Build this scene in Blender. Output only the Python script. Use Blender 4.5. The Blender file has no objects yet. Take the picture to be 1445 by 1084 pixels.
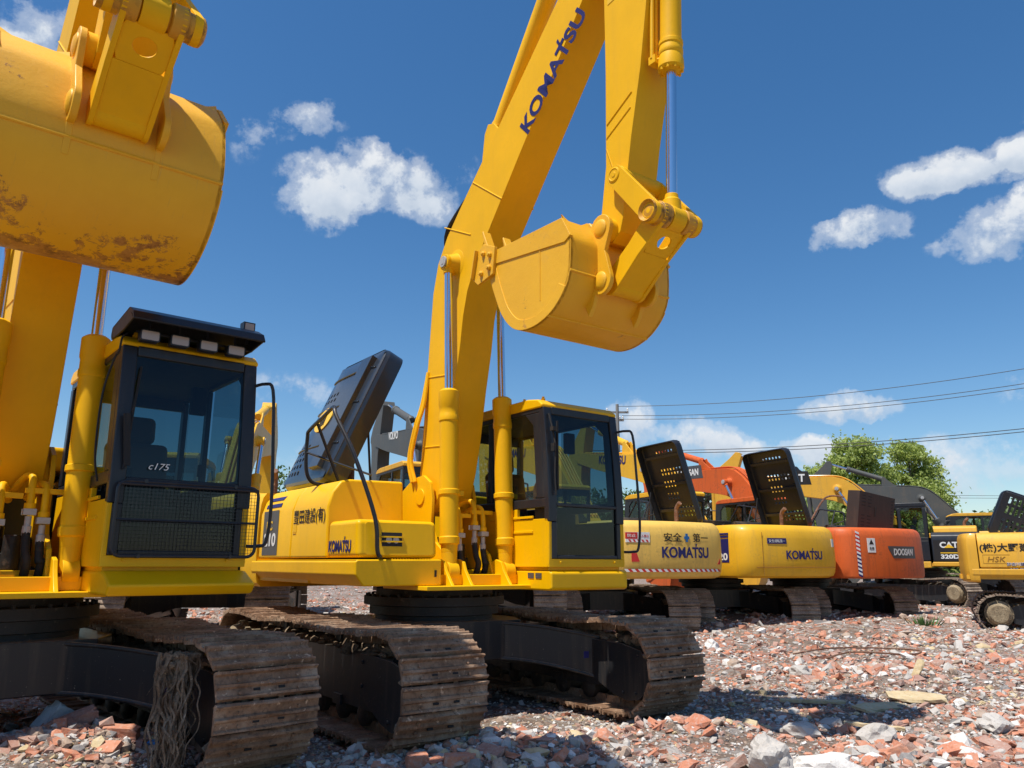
import bpy, math, random
import numpy as np
from mathutils import Vector, Matrix, Euler
random.seed(7); rng = np.random.default_rng(7)
R = math.radians; PI = math.pi
S = bpy.context.scene; COL = S.collection

# ------------------------------------------------------------------ materials
def newmat(n):
    m = bpy.data.materials.new(n); m.use_nodes = True
    nt = m.node_tree; nt.nodes.clear()
    out = nt.nodes.new('ShaderNodeOutputMaterial')
    return m, nt, out
class NT:
    def __init__(s, nt): s.nt = nt
    def n(s, t, **k):
        x = s.nt.nodes.new(t)
        for a, b in k.items(): setattr(x, a, b)
        return x
    def l(s, a, b): s.nt.links.new(a, b)
    def noise(s, sc, det=4, rough=.55, vec=None, dist=0):
        x = s.n('ShaderNodeTexNoise'); x.inputs['Scale'].default_value = sc; x.inputs['Detail'].default_value = det
        x.inputs['Roughness'].default_value = rough; x.inputs['Distortion'].default_value = dist
        if vec is not None: s.l(vec, x.inputs['Vector'])
        return x.outputs['Fac']
    def ramp(s, fac, stops):
        x = s.n('ShaderNodeValToRGB'); e = x.color_ramp.elements
        while len(e) < len(stops): e.new(.5)
        for i, (p, c) in enumerate(stops):
            e[i].position = p; e[i].color = (c if isinstance(c, tuple) else (c, c, c)) + (1,)
        s.l(fac, x.inputs['Fac']); return x.outputs['Color']
    def mix(s, fac, a, b, bt='MIX'):
        x = s.n('ShaderNodeMix', data_type='RGBA', blend_type=bt)
        for i, v in ((0, fac), (6, a), (7, b)):
            if hasattr(v, 'links'): s.l(v, x.inputs[i])
            else: x.inputs[i].default_value = v if i == 0 else tuple(v) + (1,)
        return x.outputs[2]
    def math(s, op, a, b=0, c=None):
        x = s.n('ShaderNodeMath', operation=op)
        for i, v in enumerate((a, b) if c is None else (a, b, c)):
            if hasattr(v, 'links'): s.l(v, x.inputs[i])
            else: x.inputs[i].default_value = v
        return x.outputs[0]
    def bump(s, h, st, dist=.02):
        x = s.n('ShaderNodeBump'); x.inputs['Strength'].default_value = st; x.inputs['Distance'].default_value = dist
        s.l(h, x.inputs['Height']); return x.outputs['Normal']
    def obj(s): return s.n('ShaderNodeTexCoord').outputs['Object']
    def pos(s): return s.n('ShaderNodeNewGeometry').outputs['Position']
def principled(t, out, base, rough=.5, metal=0, normal=None, coat=0, spec=.5):
    b = t.n('ShaderNodeBsdfPrincipled')
    for k, v in (('Base Color', base), ('Roughness', rough), ('Metallic', metal)):
        if hasattr(v, 'links'): t.l(v, b.inputs[k])
        else: b.inputs[k].default_value = tuple(v) + (1,) if k == 'Base Color' else v
    b.inputs['Coat Weight'].default_value = coat; b.inputs['Coat Roughness'].default_value = .15
    b.inputs['Specular IOR Level'].default_value = spec
    if normal is not None: t.l(normal, b.inputs['Normal'])
    t.l(b.outputs[0], out.inputs['Surface']); return b
def paint(n, col, dirt=(.20, .14, .08), amt=.35, rough=.38, coat=.25, wear=.0, chips=None, spec=.32, dust=0):
    m, nt, out = newmat(n); t = NT(nt); o = t.obj()
    big = t.noise(1.6, 5, .6, o); fine = t.noise(22, 6, .7, o); stretch = t.n('ShaderNodeMapping')
    t.l(o, stretch.inputs[0]); stretch.inputs['Scale'].default_value = (9, 9, .9)
    streak = t.noise(1.2, 4, .6, stretch.outputs[0])
    c0 = t.mix(t.ramp(big, [(.3, 0.), (.75, 1.)]), tuple(x * .9 for x in col), tuple(min(1, x * 1.06) for x in col))
    c1 = t.mix(t.math('MULTIPLY', t.ramp(streak, [(.52, 0.), (.8, 1.)]), amt), c0, dirt)
    c2 = t.mix(t.math('MULTIPLY', t.ramp(t.math('MULTIPLY', big, fine), [(.30, 0.), (.46, 1.)]), amt * 1.3), c1, dirt)
    if chips:
        ch = t.noise(14, 8, .75, o, .6)
        c2 = t.mix(t.math('MULTIPLY', t.ramp(ch, [(.64, 0.), (.67, 1.)]), wear), c2, chips)
    if dust:      # dust that has settled on faces looking up
        sx = t.n('ShaderNodeSeparateXYZ'); t.l(t.n('ShaderNodeNewGeometry').outputs['Normal'], sx.inputs[0])
        up = t.math('MULTIPLY', t.ramp(sx.outputs[2], [(.55, 0.), (.92, 1.)]), t.ramp(fine, [(.3, .35), (.6, 1.)]))
        c2 = t.mix(t.math('MULTIPLY', up, dust), c2, (.36, .30, .24))
        sp_ = t.noise(70, 3, .6, o); c2 = t.mix(t.math('MULTIPLY', t.ramp(sp_, [(.70, 0.), (.73, 1.)]), .6), c2, (.40, .35, .29))
    rg = t.math('MULTIPLY_ADD', fine, .22, rough - .08)
    rg = t.math('ADD', rg, t.math('MULTIPLY', big, .08))
    principled(t, out, c2, rg, 0, t.bump(t.math('ADD', t.math('MULTIPLY', big, 1.5), t.math('MULTIPLY', fine, .12)), .10, .02), coat, spec)
    return m
YEL = (.87, .475, .0)
M = {}
M['yellow'] = paint('machine_yellow', YEL, dirt=(.34, .20, .05), amt=.10, coat=.07, spec=.25)
M['yellow_arm'] = paint('arm_yellow', (.85, .457, .003), dirt=(.36, .20, .05), amt=.10, rough=.46, coat=.0, spec=.20)
M['pin_grease'] = paint('greasy_pin', (.62, .30, .02), dirt=(.05, .03, .015), amt=.95, rough=.42, coat=.1)
M['pale_yellow'] = paint('faded_yellow', (.80, .50, .10), amt=.30, rough=.5, coat=.0)
M['yellow_used'] = paint('used_yellow', (.79, .43, .018), amt=.25, rough=.42, coat=.1)
M['loader_yellow'] = paint('loader_yellow', (.74, .39, .035), amt=.35, rough=.45, coat=.1)
M['orange'] = paint('machine_orange', (.62, .115, .022), dirt=(.10, .05, .03), amt=.45, rough=.45, coat=.0, wear=.4, chips=(.12, .06, .04))
M['black_paint'] = paint('black_paint', (.016, .018, .024), dirt=(.10, .085, .065), amt=.18, rough=.34, coat=.2)
M['frame_black'] = paint('frame_black', (.020, .021, .024), dirt=(.16, .12, .085), amt=.38, rough=.38, coat=.25, dust=.85)
M['hood_charcoal'] = paint('hood_charcoal', (.022, .028, .038), dirt=(.08, .07, .06), amt=.06, rough=.26, coat=.7)
M['brown_lid'] = paint('brown_lid', (.045, .032, .026), dirt=(.10, .06, .04), amt=.4, rough=.5, coat=0)
M['grey_arm'] = paint('grey_arm', (.085, .088, .085), amt=.3, rough=.5, coat=0)
M['white'] = paint('white_marking', (.75, .75, .72), amt=.12, rough=.5, coat=0)
M['navy'] = paint('navy_marking', (.018, .018, .12), amt=.05, rough=.45, coat=0)
M['blue'] = paint('blue_marking', (.02, .16, .42), amt=.05, rough=.45, coat=0)
M['red'] = paint('red_marking', (.55, .03, .025), amt=.1, rough=.5, coat=0)
M['ink'] = paint('black_ink', (.02, .018, .018), amt=.05, rough=.55, coat=0)
M['decal_grey'] = paint('decal_grey', (.075, .075, .08), amt=.1, rough=.4, coat=.1)
M['decal_yellow'] = paint('decal_yellow', (.85, .50, .02), amt=.05)
M['engraved'] = paint('engraved_brown', (.32, .15, .02), amt=.1, rough=.5, coat=0)
M['rubber'] = paint('black_rubber', (.018, .018, .019), amt=.25, rough=.62, coat=0)
M['fitting'] = paint('zinc_fitting', (.42, .42, .42), amt=.2, rough=.35, coat=0)
M['seat'] = paint('seat_cloth', (.16, .15, .14), amt=.2, rough=.85, coat=0)
M['seat_red'] = paint('rust_cloth', (.13, .035, .02), amt=.2, rough=.85, coat=0)
M['dark_inside'] = paint('cab_plastic', (.022, .023, .026), amt=.2, rough=.6, coat=0)
M['rod_steel'] = None
m, nt, out = newmat('chrome_rod'); t = NT(nt)
principled(t, out, (.72, .75, .80), t.math('MULTIPLY_ADD', t.noise(30, 4, .6, t.obj()), .12, .08), 1.0); M['chrome'] = m
m, nt, out = newmat('lamp_lens'); t = NT(nt)
principled(t, out, t.mix(t.noise(40, 3), (.33, .26, .21), (.46, .38, .31)), .12, 0, None, .6); M['lens'] = m
# tool paint worn to rust where the bucket rubs the ground (lower belly band in the bucket's own space)
def worn_bucket(n, z0, z1):
    m, nt, out = newmat(n); t = NT(nt); o = t.obj()
    sep = t.n('ShaderNodeSeparateXYZ'); t.l(o, sep.inputs[0])
    big = t.noise(1.7, 5, .6, o); fine = t.noise(16, 8, .72, o, .5); smear = t.noise(11, 10, .8, o, .3)
    col = t.mix(t.ramp(big, [(.3, 0.), (.7, 1.)]), (.76, .385, .006), (.84, .45, .010))
    sc = t.n('ShaderNodeMapping'); sc.inputs['Scale'].default_value = (3, 40, 3); t.l(o, sc.inputs[0])
    scr = t.noise(1.5, 5, .7, sc.outputs[0])
    edge = t.math('SUBTRACT', t.n('ShaderNodeMapRange').outputs[0], 0)
    mr = t.n('ShaderNodeMapRange'); t.l(sep.outputs[2], mr.inputs[0])
    mr.inputs[1].default_value = z1; mr.inputs[2].default_value = z0; mr.inputs[3].default_value = 0; mr.inputs[4].default_value = 1
    band = t.math('ADD', mr.outputs[0], t.math('MULTIPLY_ADD', t.math('MULTIPLY_ADD', t.noise(2.2, 3, .5, o), .5, t.math('MULTIPLY', smear, .6)), 3.4, -1.92))
    rust = t.ramp(t.noise(12, 7, .75, o), [(.36, (.14, .05, .02)), (.5, (.40, .17, .035)), (.66, (.52, .26, .06))])
    c = t.mix(t.ramp(band, [(.46, 0.), (.54, .9)]), col, rust)
    c = t.mix(t.ramp(fine, [(.72, 0.), (.74, .9)]), c, (.10, .035, .015))
    c = t.mix(t.math('MULTIPLY', t.ramp(scr, [(.6, 0.), (.75, 1.)]), .25), c, (.36, .22, .10))
    principled(t, out, c, t.math('MULTIPLY_ADD', fine, .2, .42), 0, t.bump(t.math('ADD', t.math('MULTIPLY', big, 2.0), smear), .18, .02), .05)
    return m
def dirt_metal(n, cs, rough=.75, bscale=9, bst=.5, dark=(.03, .025, .02)):
    m, nt, out = newmat(n); t = NT(nt); o = t.obj()
    a = t.noise(bscale * .45, 6, .65, o); b = t.noise(bscale * 4, 7, .7, o); v = t.n('ShaderNodeTexVoronoi'); v.inputs['Scale'].default_value = bscale * 3; t.l(o, v.inputs['Vector'])
    c = t.ramp(a, [(.32, cs[0]), (.5, cs[1]), (.68, cs[2])])
    c = t.mix(t.ramp(b, [(.5, 0.), (.68, .75)]), c, dark)
    c = t.mix(t.ramp(t.noise(bscale * 2.2, 4, .6, o), [(.63, 0.), (.70, .7)]), c, tuple(min(1, x * 1.9) for x in cs[2]))
    principled(t, out, c, rough, .0, t.bump(t.math('ADD', a, t.math('MULTIPLY', b, .5)), bst, .03), 0, .35)
    return m
M['track'] = dirt_metal('muddy_track_steel', [(.17, .090, .048), (.29, .175, .105), (.42, .30, .205)], .75, dark=(.06, .038, .028))
M['track_dry'] = dirt_metal('dusty_track_steel', [(.16, .115, .08), (.27, .20, .145), (.38, .30, .22)], .85, dark=(.07, .05, .04))
M['mud'] = dirt_metal('dried_mud', [(.13, .085, .05), (.22, .155, .10), (.33, .25, .17)], .95, 14, .9)
M['under'] = dirt_metal('greasy_frame', [(.020, .017, .015), (.035, .028, .022), (.10, .07, .045)], .6, 5, .4, (.012, .012, .012))
M['bearing'] = dirt_metal('bearing_steel', [(.012, .012, .013), (.02, .019, .02), (.05, .04, .032)], .5, 5, .3, (.01, .01, .01))
M['hub'] = dirt_metal('hub_clay', [(.20, .15, .09), (.30, .23, .14), (.40, .32, .21)], .9, 10, .6)
M['exhaust'] = dirt_metal('rusty_exhaust', [(.10, .045, .03), (.2, .09, .05), (.3, .2, .14)], .7)
def glass(n, tint, trans, rough=.02):
    m, nt, out = newmat(n); t = NT(nt)
    tr = t.n('ShaderNodeBsdfTransparent'); tr.inputs[0].default_value = tint + (1,)
    gl = t.n('ShaderNodeBsdfGlossy'); gl.inputs['Roughness'].default_value = rough; gl.inputs['Color'].default_value = (.9, .95, 1, 1)
    di = t.n('ShaderNodeBsdfDiffuse'); di.inputs[0].default_value = (.22, .2, .17, 1)
    fr = t.n('ShaderNodeLayerWeight'); fr.inputs[0].default_value = .5
    mx = t.n('ShaderNodeMixShader'); t.l(t.math('MULTIPLY_ADD', t.math('POWER', fr.outputs['Facing'], 4.5), .9, trans), mx.inputs[0]); t.l(tr.outputs[0], mx.inputs[1]); t.l(gl.outputs[0], mx.inputs[2])
    m2 = t.n('ShaderNodeMixShader'); t.l(t.math('MULTIPLY', t.ramp(t.noise(3, 6, .7, t.obj()), [(.4, 0.), (.8, 1.)]), .035), m2.inputs[0])
    t.l(mx.outputs[0], m2.inputs[1]); t.l(di.outputs[0], m2.inputs[2]); t.l(m2.outputs[0], out.inputs['Surface'])
    return m
M['glass'] = glass('tinted_glass', (.14, .24, .29), .035)
M['glass_clear'] = glass('side_glass', (.50, .60, .58), .04)

# ------------------------------------------------------------------ mesh builder
class MB:
    def __init__(s): s.v = []; s.f = []; s.m = []; s.cur = 0
    def add(s, vs, fs):
        b = len(s.v); s.v += [tuple(v) for v in vs]; s.f += [tuple(b + i for i in f) for f in fs]; s.m += [s.cur] * len(fs); return s
    def box(s, x0, x1, y0, y1, z0, z1, rot=None, piv=None):
        vs = [Vector((x, y, z)) for z in (z0, z1) for x, y in ((x0, y0), (x1, y0), (x1, y1), (x0, y1))]
        if rot: 
            q = Euler(rot).to_matrix(); p = Vector(piv) if piv else Vector(((x0+x1)/2, (y0+y1)/2, (z0+z1)/2))
            vs = [q @ (v - p) + p for v in vs]
        return s.add(vs, [(3, 2, 1, 0), (4, 5, 6, 7), (0, 1, 5, 4), (1, 2, 6, 5), (2, 3, 7, 6), (3, 0, 4, 7)])
    def _ext(s, a, b):
        n = len(a); return s.add(a + b, [tuple(range(n))[::-1], tuple(range(n, 2 * n))] + [(i, (i + 1) % n, n + (i + 1) % n, n + i) for i in range(n)])
    def prism_y(s, poly, y0, y1):       # poly in (x, z)
        if area(poly) > 0: poly = poly[::-1]
        return s._ext([(x, y0, z) for x, z in poly], [(x, y1, z) for x, z in poly])
    def prism_z(s, poly, z0, z1, z1off=None):
        if area(poly) < 0: poly = poly[::-1]
        return s._ext([(x, y, z0) for x, y in poly], [(x, y, z1) for x, y in poly])
    def prism_x(s, poly, x0, x1):       # poly in (y, z)
        if area(poly) < 0: poly = poly[::-1]
        return s._ext([(x0, y, z) for y, z in poly], [(x1, y, z) for y, z in poly])
    def cyl(s, p0, p1, r0, r1=None, n=20, cap=True):
        r1 = r0 if r1 is None else r1; p0 = Vector(p0); p1 = Vector(p1); d = (p1 - p0).normalized()
        a = d.orthogonal().normalized(); b = d.cross(a)
        vs = [p + r * (math.cos(2 * PI * i / n) * a + math.sin(2 * PI * i / n) * b) for p, r in ((p0, r0), (p1, r1)) for i in range(n)]
        fs = [(i, (i + 1) % n, n + (i + 1) % n, n + i) for i in range(n)]
        if cap: fs += [tuple(range(n))[::-1], tuple(range(n, 2 * n))]
        return s.add(vs, fs)
    def lathe(s, p0, p1, prof, n=24):   # prof: (t along axis in metres, radius)
        p0 = Vector(p0); d = (Vector(p1) - p0).normalized(); a = d.orthogonal().normalized(); b = d.cross(a)
        vs = [p0 + d * t + r * (math.cos(2 * PI * i / n) * a + math.sin(2 * PI * i / n) * b) for t, r in prof for i in range(n)]
        fs = [(k * n + i, k * n + (i + 1) % n, (k + 1) * n + (i + 1) % n, (k + 1) * n + i) for k in range(len(prof) - 1) for i in range(n)]
        fs += [tuple(range(n))[::-1], tuple(range((len(prof) - 1) * n, len(prof) * n))]
        return s.add(vs, fs)
    def tube(s, pts, r, n=10, sub=5, rr=None, flat=1.0):
        P = [Vector(p) for p in pts]
        if sub > 1 and len(P) > 2:
            Q = []
            for i in range(len(P) - 1):
                a, b, c, d = P[max(i - 1, 0)], P[i], P[i + 1], P[min(i + 2, len(P) - 1)]
                for k in range(sub):
                    u = k / sub
                    Q.append(.5 * ((2 * b) + (c - a) * u + (2 * a - 5 * b + 4 * c - d) * u * u + (3 * b - a - 3 * c + d) * u ** 3))
            P = Q + [P[-1]]
        N = len(P); nrm = None; vs = []
        for i, p in enumerate(P):
            d = (P[min(i + 1, N - 1)] - P[max(i - 1, 0)]).normalized()
            if nrm is None: nrm = d.orthogonal().normalized()
            nrm = (nrm - d * nrm.dot(d)).normalized(); bn = d.cross(nrm)
            ri = r if rr is None else r * (rr[0] + (rr[1] - rr[0]) * i / (N - 1))
            vs += [p + ri * (math.cos(2 * PI * k / n) * nrm + flat * math.sin(2 * PI * k / n) * bn) for k in range(n)]
        fs = [(i * n + k, i * n + (k + 1) % n, (i + 1) * n + (k + 1) % n, (i + 1) * n + k) for i in range(N - 1) for k in range(n)]
        fs += [tuple(range(n))[::-1], tuple(range((N - 1) * n, N * n))]
        return s.add(vs, fs)
    def xf(s, mat, start=0):
        s.v = s.v[:start] + [tuple(mat @ Vector(v)) for v in s.v[start:]]; return s
    def build(s, name, mats, parent=None, bevel=0, seg=2, ang=35, smooth=True):
        me = bpy.data.meshes.new(name); me.from_pydata(s.v, [], s.f)
        for mt in (mats if isinstance(mats, (list, tuple)) else [mats]): me.materials.append(M[mt] if isinstance(mt, str) else mt)
        if max(s.m, default=0) > 0: me.polygons.foreach_set('material_index', s.m)
        if smooth:
            me.polygons.foreach_set('use_smooth', [True] * len(me.polygons)); me.set_sharp_from_angle(angle=R(ang))
        else: me.polygons.foreach_set('use_smooth', [False] * len(me.polygons))
        me.update(); o = bpy.data.objects.new(name, me); COL.objects.link(o)
        if parent is not None: o.parent = parent
        if bevel:
            b = o.modifiers.new('bevel', 'BEVEL'); b.width = bevel; b.segments = seg; b.limit_method = 'ANGLE'; b.angle_limit = R(28); b.harden_normals = True
        return o
def area(p): return sum(p[i][0] * p[(i + 1) % len(p)][1] - p[(i + 1) % len(p)][0] * p[i][1] for i in range(len(p))) / 2
def rrect(x0, x1, z0, z1, r, n=4):
    out = []
    for cx, cz, a in ((x1 - r, z1 - r, 0), (x0 + r, z1 - r, 90), (x0 + r, z0 + r, 180), (x1 - r, z0 + r, 270)):
        for k in range(n + 1): out.append((cx + r * math.cos(R(a + 90 * k / n)), cz + r * math.sin(R(a + 90 * k / n))))
    return out
def ring_arc(c, r, a0, a1, n=8): return [(c[0] + r * math.cos(R(a0 + (a1 - a0) * k / n)), c[1] + r * math.sin(R(a0 + (a1 - a0) * k / n))) for k in range(n + 1)]
def tag(o, label=None, cat=None, group=None, kind=None):
    for k, v in (('label', label), ('category', cat), ('group', group), ('kind', kind)):
        if v: o[k] = v
    return o
def empty(name, loc, rz=0):
    o = bpy.data.objects.new(name, None); COL.objects.link(o); o.location = loc; o.rotation_euler = (0, 0, rz); o.empty_display_size = .3; return o
def text(s, origin, xd, ud, height, width, mat, parent, bold=.0, shear=0, warp=None, depth=.002, off=.003, name='lettering'):
    """lettering as a thin mesh: `height` of the tallest glyph, `width` overall (None = natural)"""
    cu = bpy.data.curves.new(name, 'FONT'); cu.body = s; cu.size = 1; cu.extrude = .001; cu.offset = bold; cu.shear = shear; cu.resolution_u = 4
    to = bpy.data.objects.new(name, cu); COL.objects.link(to)
    dg = bpy.context.evaluated_depsgraph_get(); dg.update()
    me = bpy.data.meshes.new_from_object(to.evaluated_get(dg)); bpy.data.objects.remove(to)
    xs = [v.co.x for v in me.vertices]; ys = [v.co.y for v in me.vertices]
    sy = height / (max(ys) - min(ys)); sx = width / (max(xs) - min(xs)) if width else sy
    xd = Vector(xd).normalized(); ud = Vector(ud).normalized(); nd = xd.cross(ud); x0, y0 = min(xs), min(ys)
    for v in me.vertices:
        p = Vector(origin) + xd * ((v.co.x - x0) * sx) + ud * ((v.co.y - y0) * sy) + nd * (off + (depth if v.co.z > 0 else 0))
        if warp: p = Vector(warp(p))
        v.co = p
    me.materials.clear(); me.materials.append(M[mat]); me.name = name
    o = bpy.data.objects.new(name, me); COL.objects.link(o); o.parent = parent; return o
# ------------------------------------------------------------------ excavator
def stadium(xf, xr, rz, r, sag=.035):
    """belt centre line, clockwise seen from +y, as dense closed points"""
    P = []
    for k in range(41):       # top from rear to front
        u = k / 40; x = -xr + (xf + xr) * u
        P.append((x, rz + r - sag * (math.sin(PI * u * 2) ** 2)))
    for k in range(1, 24): a = PI / 2 - PI * k / 24; P.append((xf + r * math.cos(a), rz + r * math.sin(a)))
    lo = rz - r
    for k in range(41): u = k / 40; P.append((xf - (xf + xr) * u, lo - .0 * u))
    for k in range(1, 24): a = -PI / 2 - PI * k / 24; P.append((-xr + r * math.cos(a), rz + r * math.sin(a)))
    return P
def belt(g, w, pitch=.19, xf=1.83, xr=1.83, rz=.455, r=.385, detail=True, rnd=None, phase=0):
    P = stadium(xf, xr, rz, r); n = len(P)
    L = [0]
    for i in range(n): a, b = P[i], P[(i + 1) % n]; L.append(L[-1] + math.hypot(b[0] - a[0], b[1] - a[1]))
    T = L[-1]; N = round(T / pitch); ps = T / N; rnd = rnd or random
    def at(s):
        s %= T; j = 0
        lo, hi = 0, n
        while hi - lo > 1:
            md = (lo + hi) // 2
            if L[md] <= s: lo = md
            else: hi = md
        a, b = P[lo % n], P[(lo + 1) % n]; u = (s - L[lo]) / max(1e-6, L[lo + 1] - L[lo])
        return Vector((a[0] + (b[0] - a[0]) * u, 0, a[1] + (b[1] - a[1]) * u))
    mb = MB()
    # one shoe: (along, out): plate with three grousers
    h = ps / 2
    prof = [(-h + .002, 0), (-h + .002, .014), (-h + .008, .040), (-h + .022, .040), (-h + .030, .014), (-.020, .012), (-.010, .032), (.006, .032), (.016, .012), (h - .040, .012), (h - .032, .031), (h - .020, .031), (h - .013, .006), (h - .012, -.006), (-h + .02, -.012)]
    for k in range(N):
        s = (k + phase) * ps; a = at(s - h); b = at(s + h); d = (b - a).normalized(); nn = Vector((-d.z, 0, d.x)); c = (a + b) / 2
        j = rnd.gauss(0, .004); tl = rnd.gauss(0, .022); yo = rnd.gauss(0, .003)
        d2 = (d + nn * tl).normalized(); n2 = Vector((-d2.z, 0, d2.x))
        if not detail:
            pr = [prof[i] for i in (0, 2, 3, 5, 6, 7, 9, 10, 11, 13)]
        else: pr = prof
        st = len(mb.v); ne = 4 if detail else 1
        rows = []
        for e in range(ne + 1):
            y = g - w / 2 + w * e / ne + yo
            rows.append([c + d2 * (u + (rnd.gauss(0, .0018) if detail else 0)) + n2 * (v + j + (rnd.gauss(0, .0025) if detail and v > .02 else 0)) + Vector((0, y, 0)) for u, v in pr])
        vs = [p for row in rows for p in row]; m_ = len(pr)
        fs = [(e * m_ + i, e * m_ + (i + 1) % m_, (e + 1) * m_ + (i + 1) % m_, (e + 1) * m_ + i) for e in range(ne) for i in range(m_)]
        fs += [tuple(range(m_))[::-1], tuple(range(ne * m_, (ne + 1) * m_))]
        mb.add(vs, fs)
        if detail:   # link plates on the inside
            for yy in (-.085, .085):
                q = [c + d * u + nn * v + Vector((0, g + yy + t, 0)) for t in (-.018, .018) for u, v in ((-h - .01, -.005), (h + .01, -.005), (h * .8, -.085), (-h * .8, -.085))]
                mb.add(q, [(0, 1, 2, 3), (7, 6, 5, 4), (0, 4, 5, 1), (1, 5, 6, 2), (2, 6, 7, 3), (3, 7, 4, 0)])
            mb.cur = 1  # black bars paint the shade of clean-out holes onto the shoe
            for yy in (-.085, .085): mb.cyl(c + d2 * .03 + n2 * .012 + Vector((0, g + yy - .022, 0)), c + d2 * .03 + n2 * .0125 + Vector((0, g + yy + .022, 0)), .009, n=6)
            mb.cur = 0
            for yy in (-.2, .2):     # bolt heads
                for uu in (-.035, .045): mb.cyl(c + d2 * uu + n2 * .01 + Vector((0, g + yy, 0)), c + d2 * uu + n2 * .028 + Vector((0, g + yy, 0)), .011, n=6)
            if rnd.random() < .35:   # mud cakes
                y = g + rnd.uniform(-.3, .3) * w; u = rnd.uniform(-.05, .05)
                blob(mb, c + d2 * u + n2 * .02 + Vector((0, y, 0)), (.05 * rnd.uniform(.4, 1), .07 * rnd.uniform(.3, 1), .02), rnd)
    return mb
ICO = None
def blob(mb, c, s, rnd=random, rough=.3):
    t = (1 + 5 ** .5) / 2
    vs = [(-1, t, 0), (1, t, 0), (-1, -t, 0), (1, -t, 0), (0, -1, t), (0, 1, t), (0, -1, -t), (0, 1, -t), (t, 0, -1), (t, 0, 1), (-t, 0, -1), (-t, 0, 1)]
    fs = [(0, 11, 5), (0, 5, 1), (0, 1, 7), (0, 7, 10), (0, 10, 11), (1, 5, 9), (5, 11, 4), (11, 10, 2), (10, 7, 6), (7, 1, 8), (3, 9, 4), (3, 4, 2), (3, 2, 6), (3, 6, 8), (3, 8, 9), (4, 9, 5), (2, 4, 11), (6, 2, 10), (8, 6, 7), (9, 8, 1)]
    q = Euler([rnd.uniform(0, 6) for _ in range(3)]).to_matrix()
    out = []
    for v in vs:
        v = (q @ Vector(v).normalized()) * (1 + rnd.uniform(-rough, rough)); out.append((c[0] + v.x * s[0], c[1] + v.y * s[1], c[2] + v.z * s[2]))
    mb.add(out, fs)
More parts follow.
